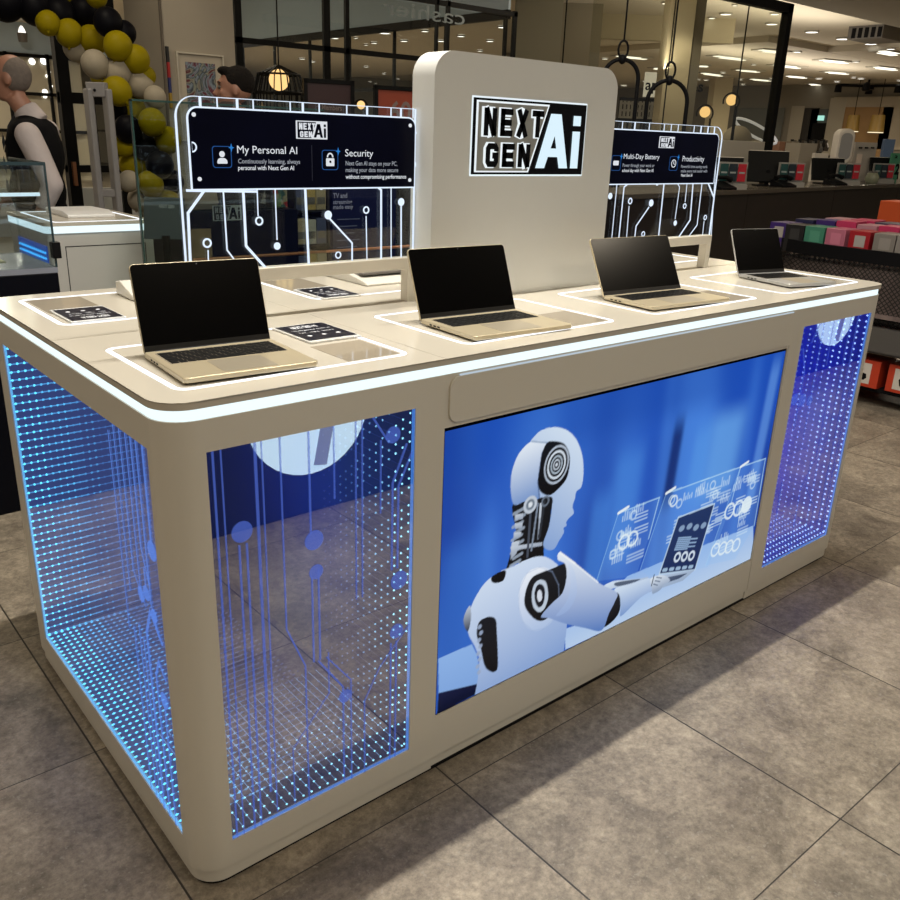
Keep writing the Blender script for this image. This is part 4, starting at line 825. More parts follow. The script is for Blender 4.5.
# dark gondola fixtures that close the view lower down behind the counter
mb = MB(); mb.box(3.1, 3.0, 0, 4.6, 3.5, 1.22); mb.build('dark_fixture', mat('fixture_dark', (.01, .011, .016), .5), bev=.01, tag=('dark shop fixture behind the white sign block', 'shop fixture'))

# ------------------------------------------------------------------ balloons
def balloon_mat(n, c): return mat(n, c, .5, noise=.06, nscale=8, spec=.08)
BM = {'y': balloon_mat('balloon_yellow', (.26, .205, .003)), 'k': balloon_mat('balloon_black', (.003, .003, .005)), 'w': balloon_mat('balloon_cream', (.34, .30, .23))}
BN = {'y': 'yellow', 'k': 'black', 'w': 'cream'}
bl = [(6, 3, 'k', 16), (34, 8, 'k', 15), (59, 13, 'k', 14.5), (85, 12, 'k', 14), (108, 22, 'k', 13), (124, 33, 'k', 11), (20, -4, 'y', 13), (72, -6, 'y', 12), (96, -4, 'y', 10), (48, 23, 'y', 11), (69, 33, 'y', 12.5), (92, 40, 'y', 13), (118, 46, 'y', 13), (136, 59, 'y', 12.5),
      (146, 76, 'y', 9), (76, 48, 'w', 11.5), (95, 64, 'w', 12.5), (118, 72, 'w', 12.5), (140, 84, 'w', 12.5), (104, 78, 'y', 12), (117, 91, 'y', 13), (155, 97, 'w', 10), (116, 110, 'k', 10), (132, 109, 'y', 12.5), (128, 129, 'k', 12.5), (124, 145, 'y', 10),
      (145, 147, 'k', 12), (133, 164, 'y', 12.5), (152, 122, 'y', 12.5), (160, 165, 'k', 12.5), (168, 140, 'y', 12), (172, 182, 'k', 11), (129, 181, 'w', 9.5), (150, 184, 'y', 12), (140, 199, 'w', 11), (168, 200, 'y', 10), (158, 215, 'w', 10), (170, 236, 'w', 11), (152, 240, 'y', 11), (176, 222, 'y', 9), (160, 262, 'w', 11), (178, 262, 'y', 10)]
proto = {}
for i, (u, v, c, r) in enumerate(bl):
    d = 6.1+.10*((i*5) % 4)
    if c not in proto:
        t = thing('balloon', (0, 0, 0), '', 'balloon'); R1 = 1.
        prof = [(.001, -1.14), (.06, -1.10), (.16, -1.0)]+[(math.cos(a)*.98, math.sin(a)*(1.06 if a < 0 else 1.)) for a in [-1.30+(1.30+1.5)*k/14 for k in range(15)]]+[(.001, 1.0)]
        mb = MB(); mb.lathe((0, 0, 0), prof, 24); mb.build('skin', BM[c], t, smooth=True)
        mb = MB(); mb.lathe((0, 0, 0), [(.05, -1.12), (.10, -1.20), (.08, -1.21)], 12); mb.build('knot', BM[c], t)
        proto[c] = t; o = t
    else: o = copy_tree(proto[c])
    o.location = at(u, v, d); s = 1.1*r*d/FPX; o.scale = (s, s, s); o.rotation_euler = (random.uniform(-.9, .9), random.uniform(-.9, .9), random.uniform(0, 6))
    o['label'] = '%s balloon tied into the black, yellow and cream balloon arch' % BN[c]; o['group'] = '%s balloons of the arch' % BN[c]
# ------------------------------------------------------------------ security gate
gt = thing('security_gate', (1.7, 5.0, 0), 'slim pale grey anti-theft gate with two uprights, left of the balloon arch', 'security gate')
g0 = at(87, 82, 5.7); g1 = at(106, 84, 5.7)
for p in (g0, g1):
    mb = MB(); mb.box(p.x-.02, p.y-.05, .02, p.x+.02, p.y+.05, g0.z-.04); mb.build('upright', mat('gate_grey', (.26, .25, .25), .4), gt, bev=.01)
ax = (g1-g0); ax.z = 0
for z, h in ((g0.z-.09, .09), (1.0, .05), (.10, .12)): 
    mb = MB(); d = ax.normalized(); n_ = Vector((-d.y, d.x, 0))*.03
    c0 = Vector((g0.x, g0.y, z)); c1 = Vector((g1.x, g1.y, z))
    mb.add([c0-n_, c1-n_, c1+n_, c0+n_, c0-n_+Vector((0, 0, h)), c1-n_+Vector((0, 0, h)), c1+n_+Vector((0, 0, h)), c0+n_+Vector((0, 0, h))], [(0, 1, 2, 3), (4, 5, 6, 7), (0, 1, 5, 4), (1, 2, 6, 5), (2, 3, 7, 6), (3, 0, 4, 7)])
    mb.build('crossbar', mat('gate_grey', (.26, .25, .25), .4), gt, bev=.005)
mb = MB(); c = (g0+g1)/2; mb.box(g0.x-.08, g0.y-.22, 0, g1.x+.08, g1.y+.2, .025); mb.build('foot_plate', M_grey, gt)
mb = MB(); c.z = g0.z-.05; mb.ell(c-Vector((.03, .036, 0)), .010, 10, 6); mb.build('lamp_dot', M_black, gt)

# ------------------------------------------------------------------ people
SK = mat('skin', (.30, .145, .095), .5, noise=.08, nscale=30)
def head_shape(mb, c, s=1.):
    """a head looking along +x; c is the centre of the skull"""
    c = Vector(c)
    mb.ell(c+Vector((-.012, 0, .022))*s, (.098*s, .077*s, .100*s), 20, 14)
    mb.ell(c+Vector((.035, 0, -.030))*s, (.062*s, .060*s, .085*s), 16, 12)
    mb.ell(c+Vector((.045, 0, -.088))*s, (.045*s, .045*s, .032*s), 14, 8)
    mb.tube([c+Vector((.086, 0, .016))*s, c+Vector((.104, 0, -.016))*s, c+Vector((.118, 0, -.034))*s], [.009*s, .013*s, .015*s], 8)
    mb.ell(c+Vector((.082, 0, .036))*s, (.018*s, .045*s, .012*s), 10, 6)
    mb.ell(c+Vector((.092, 0, -.068))*s, (.012*s, .026*s, .006*s), 10, 6); mb.ell(c+Vector((.088, 0, -.082))*s, (.012*s, .023*s, .007*s), 10, 6)
    for sy in (-1, 1):
        mb.ell(c+Vector((.060, sy*.040, -.022))*s, (.026*s, .022*s, .02*s), 10, 6)
        mb.ell(c+Vector((-.010, sy*.078, -.008))*s, (.021*s, .009*s, .033*s), 12, 8, Matrix.Rotation(sy*-.25, 4, 'Z').to_3x3())
def hand(mb, w, d, side=1):
    """palm, four unequal bent fingers and a thumb, from wrist w pointing along d"""
    w = Vector(w); d = Vector(d).normalized(); s_ = Vector((0, 0, 1)).cross(d); s_ = s_.normalized() if s_.length > .1 else Vector((1, 0, 0)); n = d.cross(s_)
    mb.tube([w, w+d*.04, w+d*.085], [.024, .036, .036], 10)
    for k, ln in enumerate((.070, .080, .075, .058)):
        b = w+d*.08+s_*(-.028+.0185*k); mb.tube([b, b+d*ln*.45+n*.004, b+d*ln*.75-n*.014, b+d*ln*.9-n*.032], [.0105, .0098, .009, .008], 8)
    b = w+d*.025-s_*.024; mb.tube([b, b+d*.03-s_*.028, b+d*.062-s_*.032-n*.008], [.013, .012, .0095], 8)
def man(loc, ang, label, la, ra, older=True, hx=.01):
    root = thing('person', (0, 0, 0), label, 'person')
    hz = 1.69
    def torso(mb, g=0.):
        mb.ell((0, 0, 1.30), (.125+g, .185+g, .20+g), 20, 12); mb.ell((.01, 0, 1.10), (.125+g, .165+g, .16+g), 20, 12); mb.ell((0, 0, .96), (.12+g, .165+g, .13+g), 20, 12)
        mb.ell((-.01, 0, 1.42), (.085+g, .20+g, .06+g), 16, 8)
    def arm(mb, pts, g=0., upto=2):
        r = [.058+g, .050+g, .042+g, .028+g]
        p = [Vector(q) for q in pts]; mid = [p[0], (p[0]+p[1])/2, p[1]]
        mb.tube([p[0], (p[0]*.6+p[1]*.4), p[1]], [.060+g, .053+g, .043+g], 12); mb.ell(p[0], .060+g, 12, 8); mb.ell(p[1], .043+g, 12, 8)
        if upto > 1: mb.tube([p[1], p[1]*.5+p[2]*.5, p[2]], [.043+g, .038+g, .027+g], 12)
    mb = MB(); torso(mb); arm(mb, la); arm(mb, ra)
    mb.tube([(-.02, 0, 1.44), (hx*.4-.005, 0, 1.53), (hx-.01, 0, 1.60)], [.068, .056, .055], 14); head_shape(mb, (hx, 0, hz))
    for sy in (-1, 1):
        mb.tube([(0, sy*.09, .95), (.01, sy*.10, .70), (.0, sy*.10, .49)], [.088, .075, .056], 14); mb.ell((0, sy*.10, .49), .056, 10, 8); mb.tube([(0, sy*.10, .49), (-.015, sy*.10, .32), (0, sy*.10, .09)], [.055, .056, .038], 14)
        mb.ell((.06, sy*.105, .045), (.13, .045, .04), 14, 8)
    hand(mb, la[2], Vector(la[2])-Vector(la[1])); hand(mb, ra[2], Vector(ra[2])-Vector(ra[1]))
    mb.build('body', SK, root, smooth=True, remesh=.009)
    shirt = mat('shirt_pale' if older else 'shirt_black', (.40, .35, .345) if older else (.012, .012, .014), .7, noise=.06, nscale=14, bump=.5)
    mb = MB(); torso(mb, .010)
    for a in (la, ra):
        p = [Vector(q) for q in a]; e = p[1]*.35+p[2]*.65
        mb.tube([p[0], p[0]*.6+p[1]*.4, p[1]*.97+p[0]*.03], [.069, .066, .056], 14); mb.ell(p[0], .069, 12, 8); mb.ell(p[1], .056, 12, 8); mb.tube([p[1], p[1]*.6+p[2]*.4, e], [.056, .052, .047], 14)
    mb.tube([(-.022, 0, 1.46), (hx*.5-.01, 0, 1.54)], [.080, .068], 16)
    mb.build('shirt', shirt, root, smooth=True, remesh=.010)
    if older:
        mb = MB(); torso(mb, .020); mb.build('vest', mat('vest_black', (.004, .004, .005), .8, spec=.08), root, smooth=True, remesh=.010)
        mb = MB()
        for k, (y, z) in enumerate(((.10, 1.36), (.13, 1.22), (.10, 1.10))):
            pass
        for s_, z in ((0, 1.36), (1, 1.24), (2, 1.12)):
            yy = .07; mb.add([(.15-.012*(s_ == 0), yy, z+.05), (.14-.012*(s_ == 0), yy+.045, z), (.15-.006, yy, z-.05), (.158-.012*(s_ == 0), yy-.04, z)], [(0, 1, 2, 3)])
        mb.build('diamond_pattern', mat('vest_grey', (.10, .11, .13), .8, spec=.1), root)
        mb = MB(); mb.tube([(.075, 0, 1.50), (.12, 0, 1.44), (.148, 0, 1.30)], [.018, .016, .024], 8); mb.build('tie', mat('tie_dark', (.02, .02, .025), .5), root, smooth=True)
        mb = MB(); h = Vector((hx, 0, hz)); mb.ell(h+Vector((-.022, 0, .020)), (.092, .0800, .098), 20, 14); mb.build('hair', mat('hair_grey', (.13, .105, .09), .9, noise=.3, nscale=60), root, smooth=True, remesh=.008)
    else:
        mb = MB(); h = Vector((hx, 0, hz)); mb.ell(h+Vector((-.026, 0, .040)), (.098, .083, .092), 20, 14); mb.ell(h+Vector((.05, 0, .10)), (.045, .055, .025), 14, 8); mb.build('hair', mat('hair_dark', (.008, .006, .005), .9, spec=.15, noise=.3, nscale=60, bump=1.), root, smooth=True, remesh=.008)
        mb = MB(); mb.ell(h+Vector((.035, 0, -.085)), (.058, .058, .042), 16, 10); mb.build('beard', mat('beard', (.05, .03, .022), .9), root, smooth=True, remesh=.008)
    mb = MB(); eh = Vector((hx, 0, hz))
    for sy in (-1, 1): mb.ell(eh+Vector((.082, sy*.030, .008)), .011, 10, 8)
    mb.build('eyes', mat('eye', (.08, .07, .06), .2), root, smooth=True)
    mb = MB()
    for sy in (-1, 1): mb.tube([eh+Vector((.088, sy*.012, .033)), eh+Vector((.086, sy*.032, .038)), eh+Vector((.074, sy*.050, .030))], [.004, .005, .003], 6)
    mb.build('eyebrows', mat('brow_g' if older else 'brow_d', (.2, .17, .14) if older else (.02, .015, .01), .9), root)
    mb = MB(); mb.ell((0, 0, .96), (.135, .18, .12), 18, 10)
    for sy in (-1, 1): mb.tube([(0, sy*.09, .95), (.01, sy*.10, .70), (-.005, sy*.10, .40), (0, sy*.10, .07)], [.105, .095, .078, .075], 14)
    mb.build('trousers', mat('trousers_black', (.004, .004, .005), .8, spec=.08), root, smooth=True, remesh=.012)
    for sy in (-1, 1):
        mb = MB(); mb.ell((.06, sy*.105, .048), (.145, .052, .047), 14, 8); mb.build('shoe', M_black, root, smooth=True)
    root.location = loc; root.rotation_euler.z = ang; return root
h1 = at(27, 84, 4.75)
man((h1.x, h1.y, 0), math.radians(143), 'person with short grey hair, black patterned vest and pale shirt, standing at the left edge',
    [(-.05, .20, 1.40), (-.17, .25, 1.15), (-.06, .235, .96)], [(.0, -.205, 1.42), (.06, -.25, 1.16), (.22, -.20, 1.06)], hx=.085)
h2 = at(236, 92, 5.1)
man((h2.x, h2.y, 0), math.radians(150), 'dark-haired bearded person, head showing above the left circuit panel before the framed artwork',
    [(-.03, .205, 1.42), (-.10, .27, 1.16), (.06, .24, .97)], [(.0, -.205, 1.42), (-.10, -.28, 1.16), (-.02, -.28, .92)], older=False)

# ------------------------------------------------------------------ building shell
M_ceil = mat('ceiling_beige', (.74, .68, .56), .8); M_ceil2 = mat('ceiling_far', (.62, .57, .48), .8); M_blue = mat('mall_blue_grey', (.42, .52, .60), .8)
HC, HL = 3.80, 3.67; CXs, CYs = 18.3, 10.3
mb = MB()
mb.box(-8, -8, HC, CXs, 40, HC+.1); mb.box(CXs, -8, HC, 44, CYs, HC+.1)
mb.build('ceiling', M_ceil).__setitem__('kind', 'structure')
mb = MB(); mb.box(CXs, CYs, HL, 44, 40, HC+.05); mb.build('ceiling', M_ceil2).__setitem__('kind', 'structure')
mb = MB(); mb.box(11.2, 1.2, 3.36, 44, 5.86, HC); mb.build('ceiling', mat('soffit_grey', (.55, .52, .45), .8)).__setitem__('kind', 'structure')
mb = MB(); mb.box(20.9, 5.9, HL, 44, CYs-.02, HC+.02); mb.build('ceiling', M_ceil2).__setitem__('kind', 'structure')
FX = 31.0
mb = MB(); mb.box(FX, -8, 0, FX+.2, 40, HC); mb.build('wall_right', mat('far_wall', (.26, .24, .20), .8)).__setitem__('kind', 'structure')
mb = MB(); mb.box(-8, 31, 0, 31, 31.2, HC); mb.build('wall_back', mat('far_wall', (.26, .24, .20), .8)).__setitem__('kind', 'structure')
# pillar with the artwork
mb = MB(); mb.box(2.575, 6.0, 0, 3.21, 6.75, HC); mb.build('wall_pillar', M_beige).__setitem__('kind', 'structure')
mb = MB(); mb.box(2.568, 5.985, 0, 2.585, 6.005, HC); mb.build('trim_1', mat('trim_brown', (.10, .08, .06), .6)).__setitem__('kind', 'structure')
fa = thing('framed_artwork', ((2.672+3.089)/2, 5.98, 1.55), 'framed abstract picture in a wide cream mount, hanging on the beige pillar', 'picture')
zt_, zb_ = 2.043, 1.36; fx0, fx1 = 2.675, 3.088
mb = MB(); ring_mesh(mb, rrect(fx0, zb_, fx1, zt_, 0), rrect(fx0+.012, zb_+.012, fx1-.012, zt_-.012, 0), 5.965, 5.998, 'y'); mb.build('frame', mat('frame_white', (.5, .46, .38), .5), fa)
mb = MB(); mb.box(fx0+.012, 5.985, zb_+.012, fx1-.012, 5.998, zt_-.012); mb.build('mount', mat('mount_cream', (.46, .41, .33), .7), fa)
m = bpy.data.materials.new('abstract_print'); m.use_nodes = True; nt = m.node_tree; nz = nt.nodes.new('ShaderNodeTexNoise'); nz.inputs['Scale'].default_value = 3.6; nz.inputs['Distortion'].default_value = 3.5; nz.inputs['Detail'].default_value = 3
cr = nt.nodes.new('ShaderNodeValToRGB'); tc = nt.nodes.new('ShaderNodeTexCoord'); nt.links.new(tc.outputs['Object'], nz.inputs['Vector']); nt.links.new(nz.outputs['Fac'], cr.inputs[0]); nt.links.new(cr.outputs[0], nt.nodes['Principled BSDF'].inputs['Base Color'])
for i, (p, c) in enumerate(((.30, (.01, .01, .015)), (.42, (.12, .012, .03)), (.48, (.20, .26, .32)), (.54, (.02, .03, .05)), (.60, (.25, .27, .22)), (.68, (.10, .01, .02)))):
    e = cr.color_ramp.elements[i] if i < 2 else cr.color_ramp.elements.new(p); e.position = p; e.color = (*c, 1)
mb = MB(); mb.box(2.752, 5.980, 1.42, 3.012, 5.986, 1.972); mb.build('print', m, fa)
st = MB(); a = pl(162, 46, 1, 5.99); ss_ = thing('striped_sign', (2.60, 5.985, 1.70), 'narrow vertical sign striped black, red, blue and yellow on the pillar corner', 'sign')
for k, c in enumerate(((.01, .01, .01), (.35, .01, .01), (.01, .02, .12), (.35, .22, .02))):
    mb = MB(); z1 = a.z-.115*k; mb.box(2.598, 5.975, z1-.115, 2.618, 5.999, z1); mb.build('colour_band', mat('band_%d' % k, c, .5), ss_)

# near glass shopfront (runs along x at y = 7)
Y1 = 7.0
w1 = bpy.data.objects.new('window_1', None); C.objects.link(w1); w1.location = (4.0, Y1, 0); struct(w1)
mb = MB()
for x, w in ((3.76, .07), (4.75, .075), (5.0, .045), (6.2, .03), (6.36, .04), (7.40, .05)): mb.box(x-w/2, Y1-.02, 0, x+w/2, Y1+.02, 2.90)
mb.box(3.3, Y1-.02, 2.84, 7.43, Y1+.02, 2.89); mb.box(3.3, Y1-.02, 2.25, 6.36, Y1+.02, 2.30); mb.box(3.3, Y1-.04, 0, 7.43, Y1+.04, .10)

mb.build('frame', M_frame, w1)
GW = glass('shop_glass', (.93, .95, .94), .06, .01)
mb = MB(); mb.box(3.3, Y1-.006, .1, 7.40, Y1+.006, 2.82); mb.build('glass_pane', GW, w1)
# glass doors at the far left
d1 = bpy.data.objects.new('door_1', None); C.objects.link(d1); d1.location = (1.8, Y1, 0); struct(d1)
mb = MB(); mb.box(2.035, Y1-.05, 0, 2.135, Y1+.05, 2.9); mb.box(2.035, Y1-.04, 1.63, 2.57, Y1+.03, 1.72); mb.box(2.035, Y1-.04, 1.06, 2.57, Y1+.03, 1.12); mb.box(2.50, Y1-.04, 0, 2.57, Y1+.04, 2.9); mb.box(2.035, Y1-.04, 0, 2.57, Y1+.04, .1); mb.box(-2, Y1-.05, 2.85, 2.57, Y1+.05, 2.95)
mb.build('frame', M_frame, d1)
mb = MB(); mb.box(2.13, Y1-.005, .1, 2.50, Y1+.005, 2.85); mb.build('glass_pane', GW, d1)
mb = MB(); mb.box(2.06, Y1-.10, .95, 2.09, Y1-.06, 1.15); mb.build('handle', mat('brass', (.55, .25, .13), .3, metal=.8), d1)
# cashier lettering seen from behind
mb = MB(); a = pl(383, 14, 1, Y1-.03); b = pl(465, 14, 1, Y1-.03); text_fit(mb, 'cashier', a.x, b.x, a.z, a.z+.15, Y1-.03, .0, mirror=True)
mb.build('cashier_lettering', mat('frosted_letter', (.26, .31, .33), .6), tag=('pale cashier lettering seen back to front, high on the glass wall', 'lettering'))

# opposite shopfront across the mall: blue-grey bulkhead over a glazed grid
XO = 8.0
mb = MB(); mb.box(XO, 7.76, 3.0, XO+.04, 31, HC); mb.build('wall_opposite', M_blue).__setitem__('kind', 'structure')
mb = MB(); mb.box(-8, 24.0, 3.1, XO, 24.3, HC); mb.build('wall_mall', M_blue).__setitem__('kind', 'structure')
w2 = bpy.data.objects.new('window_2', None); C.objects.link(w2); w2.location = (XO, 15, 0); struct(w2)
mb = MB(); mb.box(XO-.02, 7.76, 2.93, XO+.05, 31, 3.04); mb.box(XO, 7.76, 2.1, XO+.04, 31, 2.15); mb.box(XO, 7.76, 1.28, XO+.04, 31, 1.33); mb.box(XO, 7.76, .4, XO+.04, 31, .5)
for k in range(20): mb.box(XO, 7.8+1.22*k, 0, XO+.04, 7.84+1.22*k, 3.0)
mb.build('frame', M_frame, w2)
mb = MB(); mb.box(-6, 24.1, 0, 7.9, 24.2, 3.1); mb.build('wall_mall_shop', mat('lit_shop', (.50, .46, .36), .7)).__setitem__('kind', 'structure')
w3 = bpy.data.objects.new('window_3', None); C.objects.link(w3); w3.location = (0, 24, 0); struct(w3)
mb = MB()
for k in range(12): mb.box(-4+1.0*k, 23.9, 0, -3.93+1.0*k, 23.98, 3.1)
for z in (.3, 1.2, 2.1, 3.0): mb.box(-6, 23.9, z, 8, 23.98, z+.08)
mb.build('frame', M_frame, w3)
mb = MB(); mb.box(1.0, 11.6, 0, 7.9, 11.68, .62); mb.build('wall_low', mat('low_wall', (.42, .43, .45), .6)).__setitem__('kind', 'structure')
# bulkhead seam line and sconces
for (u, v, w_) in ((22, 33, 1), (121, 20, 1)):
    p = pl(u, v, 0, XO-.05) if False else at(u, v, 21 if w_ else 12)
    t = thing('wall_light', tuple(p), 'small up-light glowing on the blue-grey wall, %s' % ('above the person in the vest' if u < 60 else 'at the top of the balloon arch'), 'wall light')
    mb = MB(); mb.lathe(p, [(.10, -.20), (.12, 0), (.11, 0), (.09, -.18)], 14); mb.build('cup', M_grey, t)
    mb = MB(); mb.lathe(p+Vector((0, 0, .0)), [(.005, .0), (.09, .01), (.06, .10), (.02, .16)], 14); mb.build('bulb', glow('sconce_bulb', (1., .95, .85), 1.6), t)
    L = bpy.data.lights.new('up_light', 'SPOT'); L.energy = 260; L.spot_size = 1.1; L.spot_blend = 1; L.color = (1, .93, .8); lo = bpy.data.objects.new('up_light', L); C.objects.link(lo); lo.location = p+Vector((0, 0, .3)); lo.rotation_euler = (PI, 0, 0)

# right-hand glass wall (runs along x at y = 4.15)
Y2 = 4.15; XE = 8.62
w4 = bpy.data.objects.new('window_4', None); C.objects.link(w4); w4.location = (7, Y2, 0); struct(w4)
mb = MB(); mb.box(XE-.04, Y2-.04, 0, XE+.05, Y2+.04, 2.88); mb.box(5.6, Y2-.04, 2.80, XE+.05, Y2+.04, 2.89); mb.build('frame', M_frame, w4)
mb = MB(); mb.box(5.6, Y2-.006, 1.5, XE-.04, Y2+.006, 2.80); mb.build('glass_pane', glass('shop_glass_r', (.90, .90, .84), .05, .01), w4)
mb = MB(); mb.box(6.2, Y2-.03, 0, XE-.10, Y2+.03, 1.53); mb.build('panel', mat('panel_cream', (.46, .43, .37), .5), w4, bev=.004)
# cables
for u0, u1, v1, d in ((567, 564, 60, 9), (676, 650, 90, 9), (750, 726, 120, 9), (622, 619, 48, 5.5), (679, 668, 70, 5.5)):
    if d == 5.5: continue
    p = at(u0, 0, d); mb = MB(); mb.tube([(p.x, p.y, 0), (p.x, p.y, HC)], .008, 6); mb.build('steel_cable', M_frame, tag=('thin dark cable at the glass wall, %s' % {567: 'leftmost, just above the sign block', 676: 'between the two rope hoops', 750: 'between the right hoop and the black window post'}[u0], 'cable'))

# columns and boxed-in piers further back
def block(name, u0, u1, v0, d, dep, m, label=None, cat=None, zt=None):
    a = at(u0, v0, d); b = at(u1, v0, d); mb = MB(); dx = (b-a); dx.z = 0; n_ = Vector((-dx.y, dx.x, 0)).normalized()*dep
    A, B = Vector((a.x, a.y, 0)), Vector((b.x, b.y, 0)); z = zt or a.z
    mb.prism([(A.x, A.y), (B.x, B.y), (B.x+n_.x, B.y+n_.y), (A.x+n_.x, A.y+n_.y)], 0, z)
    o = mb.build(name, m)
    if label: settag(o, label, cat)
    else: struct(o)
    return o
block('wall_pier', 541, 603, 12, 15.5, 1.2, mat('pier_beige', (.36, .33, .25), .8), zt=HC)
block('wall_pier_lit', 516, 563, 12, 15.0, .3, mat('pier_green', (.38, .37, .29), .8), zt=HC)
block('wall_column', 669, 694, 27, 13.5, .5, mat('column_cream', (.60, .53, .38), .7), zt=HC)
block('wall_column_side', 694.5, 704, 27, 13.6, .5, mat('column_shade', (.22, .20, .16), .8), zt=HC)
block('wall_column_far', 715, 733, 85, 29.5, .7, mat('column_cream', (.60, .53, .38), .7), zt=HL)
mb = MB(); q0, q1 = at(600, 50, 16.8), at(733, 42, 16.8); mb.prism([(q0.x, q0.y), (q1.x, q1.y), (q1.x+.15, q1.y+.15), (q0.x+.15, q0.y+.15)], 3.36, HC); mb.build('wall_bulkhead', mat('column_cream', (.60, .53, .38), .7)).__setitem__('kind', 'structure')
def spot(p, tgt, e, ang=1.0, col=(1, .88, .66), size=.05):
    L = bpy.data.lights.new('spot', 'SPOT'); L.energy = e; L.spot_size = ang; L.spot_blend = .8; L.color = col; L.shadow_soft_size = size
    lo = bpy.data.objects.new('spot', L); C.objects.link(lo); lo.location = p; lo.rotation_euler = (Vector(tgt)-Vector(p)).to_track_quat('-Z', 'Y').to_euler(); return lo
def area(x, y, z, sx, sy, e, col=(1, .86, .66), name='area'):
    L = bpy.data.lights.new(name, 'AREA'); L.shape = 'RECTANGLE'; L.size = sx; L.size_y = sy; L.energy = e; L.color = col
    lo = bpy.data.objects.new(name, L); C.objects.link(lo); lo.location = (x, y, z); return lo
# downlights that show
DL = [(549, 4, 4), (605, 15, 2), (595, 27, 2), (668, 2, 5), (726, 13, 5), (712, 17, 3), (775, 13, 4), (772, 23, 5), (812, 31, 5.5), (843, 38, 5.5), (871, 43, 5), (655, 22, 2.5), (735, 4, 1.6)]
GD = glow('downlight_face', (1., .95, .84), 2.6)
names = {}
proto_d = None
def downlight(u, v, z, r, lab, grp):
    global proto_d
    p = pl(u, v, 2, z)
    if proto_d is None:
        t = thing('downlight', (0, 0, 0), '', 'ceiling light'); mb = MB(); ring_mesh(mb, circle(0, 0, 1.12, 24), circle(0, 0, .95, 24), -.06, .0); mb.build('rim', mat('rim_white', (.5, .48, .42), .5), t)
        mb = MB(); mb.prism(circle(0, 0, .96, 24), -.05, -.0); mb.build('lens', GD, t); proto_d = t; o = t
    else: o = copy_tree(proto_d)
    o.location = p; o.scale = (r, r, .5); o['label'] = lab; o['group'] = grp
for u, v, s in DL: 
    d = (pl(u, v, 2, HC-.002)-Vector(CAM)).dot(Vector(FW)); downlight(u, v, HC-.002, max(.05, s*1.15*d/FPX), 'round recessed downlight in the near beige ceiling', 'downlights in the near ceiling')
for u, v, s in ((797, 51, 3.6), (856, 61, 3), (891, 48, 3.6), (819, 78, 3), (837, 81, 2.6), (854, 77, 2.3), (861, 78, 3), (892, 88, 2.4), (899, 80, 2), (783, 88, 2), (802, 90, 2), (827, 93, 1.8), (806, 96, 1.2), (851, 90, 2), (853, 96, 1.5), (754, 64, 2.3), (723, 72, 2.5), (699, 79, 1.8), (706, 79.5, 2.3),
                (743, 84, 2), (738, 91, 1.7), (772, 93, 1.6), (783, 88, 2), (771, 78, 1.8), (779, 79, 2.6), (605, 58, 2.8), (645, 81, 2.4), (637, 80, 1.5), (624, 85, 3), (741, 79, 2)):
    p = pl(u, v, 2, HL-.002); 
    if p.x > CXs and p.y > 5.9 and p.x < FX: downlight(u, v, HL-.004, max(.05, s*1.15*(p-Vector(CAM)).dot(Vector(FW))/FPX), 'small round downlight in the darker far ceiling', 'downlights in the far ceiling')
# lights of the shops behind the left glass wall, set in a dropped ceiling
mb = MB(); mb.prism([(XO+.3, 8.3), (CXs-.05, 18.6), (CXs-.05, 31), (XO+.3, 31)], 3.35, 3.42); mb.build('ceiling', M_ceil2).__setitem__('kind', 'structure')
for u, v, s in ((268, 41, 4), (289, 46, 3), (334, 37, 4.5), (356, 37, 2), (385, 32, 5), (374, 42, 3), (404, 40, 3.6), (412, 26, 4), (312, 61, 3), (366, 66, 2.4), (366, 44, 1.6), (425, 30, 3.5), (441, 40, 4), (461, 35, 3.5), (490, 40, 3.5), (502, 26, 4), (436, 60, 2), (384, 73, 2), (398, 78, 1.8), (480, 50, 2.4), (370, 81, 1.8), (376, 83, 1.5), (302, 58, 3)):
    p = pl(u, v, 2, 3.346); downlight(u, v, 3.346, max(.05, s*1.1*(p-Vector(CAM)).dot(Vector(FW))/FPX), 'round downlight of the shop beyond the left glass wall', 'downlights beyond the left glass wall')
for u, v, s in ((32, 61.5, 3), (44, 61, 3.4), (57, 60, 2.6), (49, 72, 1.6), (47, 76, 1.4), (51, 86, 1.6), (45, 92, 2.6), (45, 96, 2)):
    p = pl(u, v, 1, 24.05); t = copy_tree(proto_d); t.location = p; r = s*1.1*(p-Vector(CAM)).dot(Vector(FW))/FPX; t.scale = (r, r, .5); t.rotation_euler.x = PI/2*.9; t['label'] = 'small bright lamp across the mall, behind the person in the vest'; t['group'] = 'lamps across the mall'
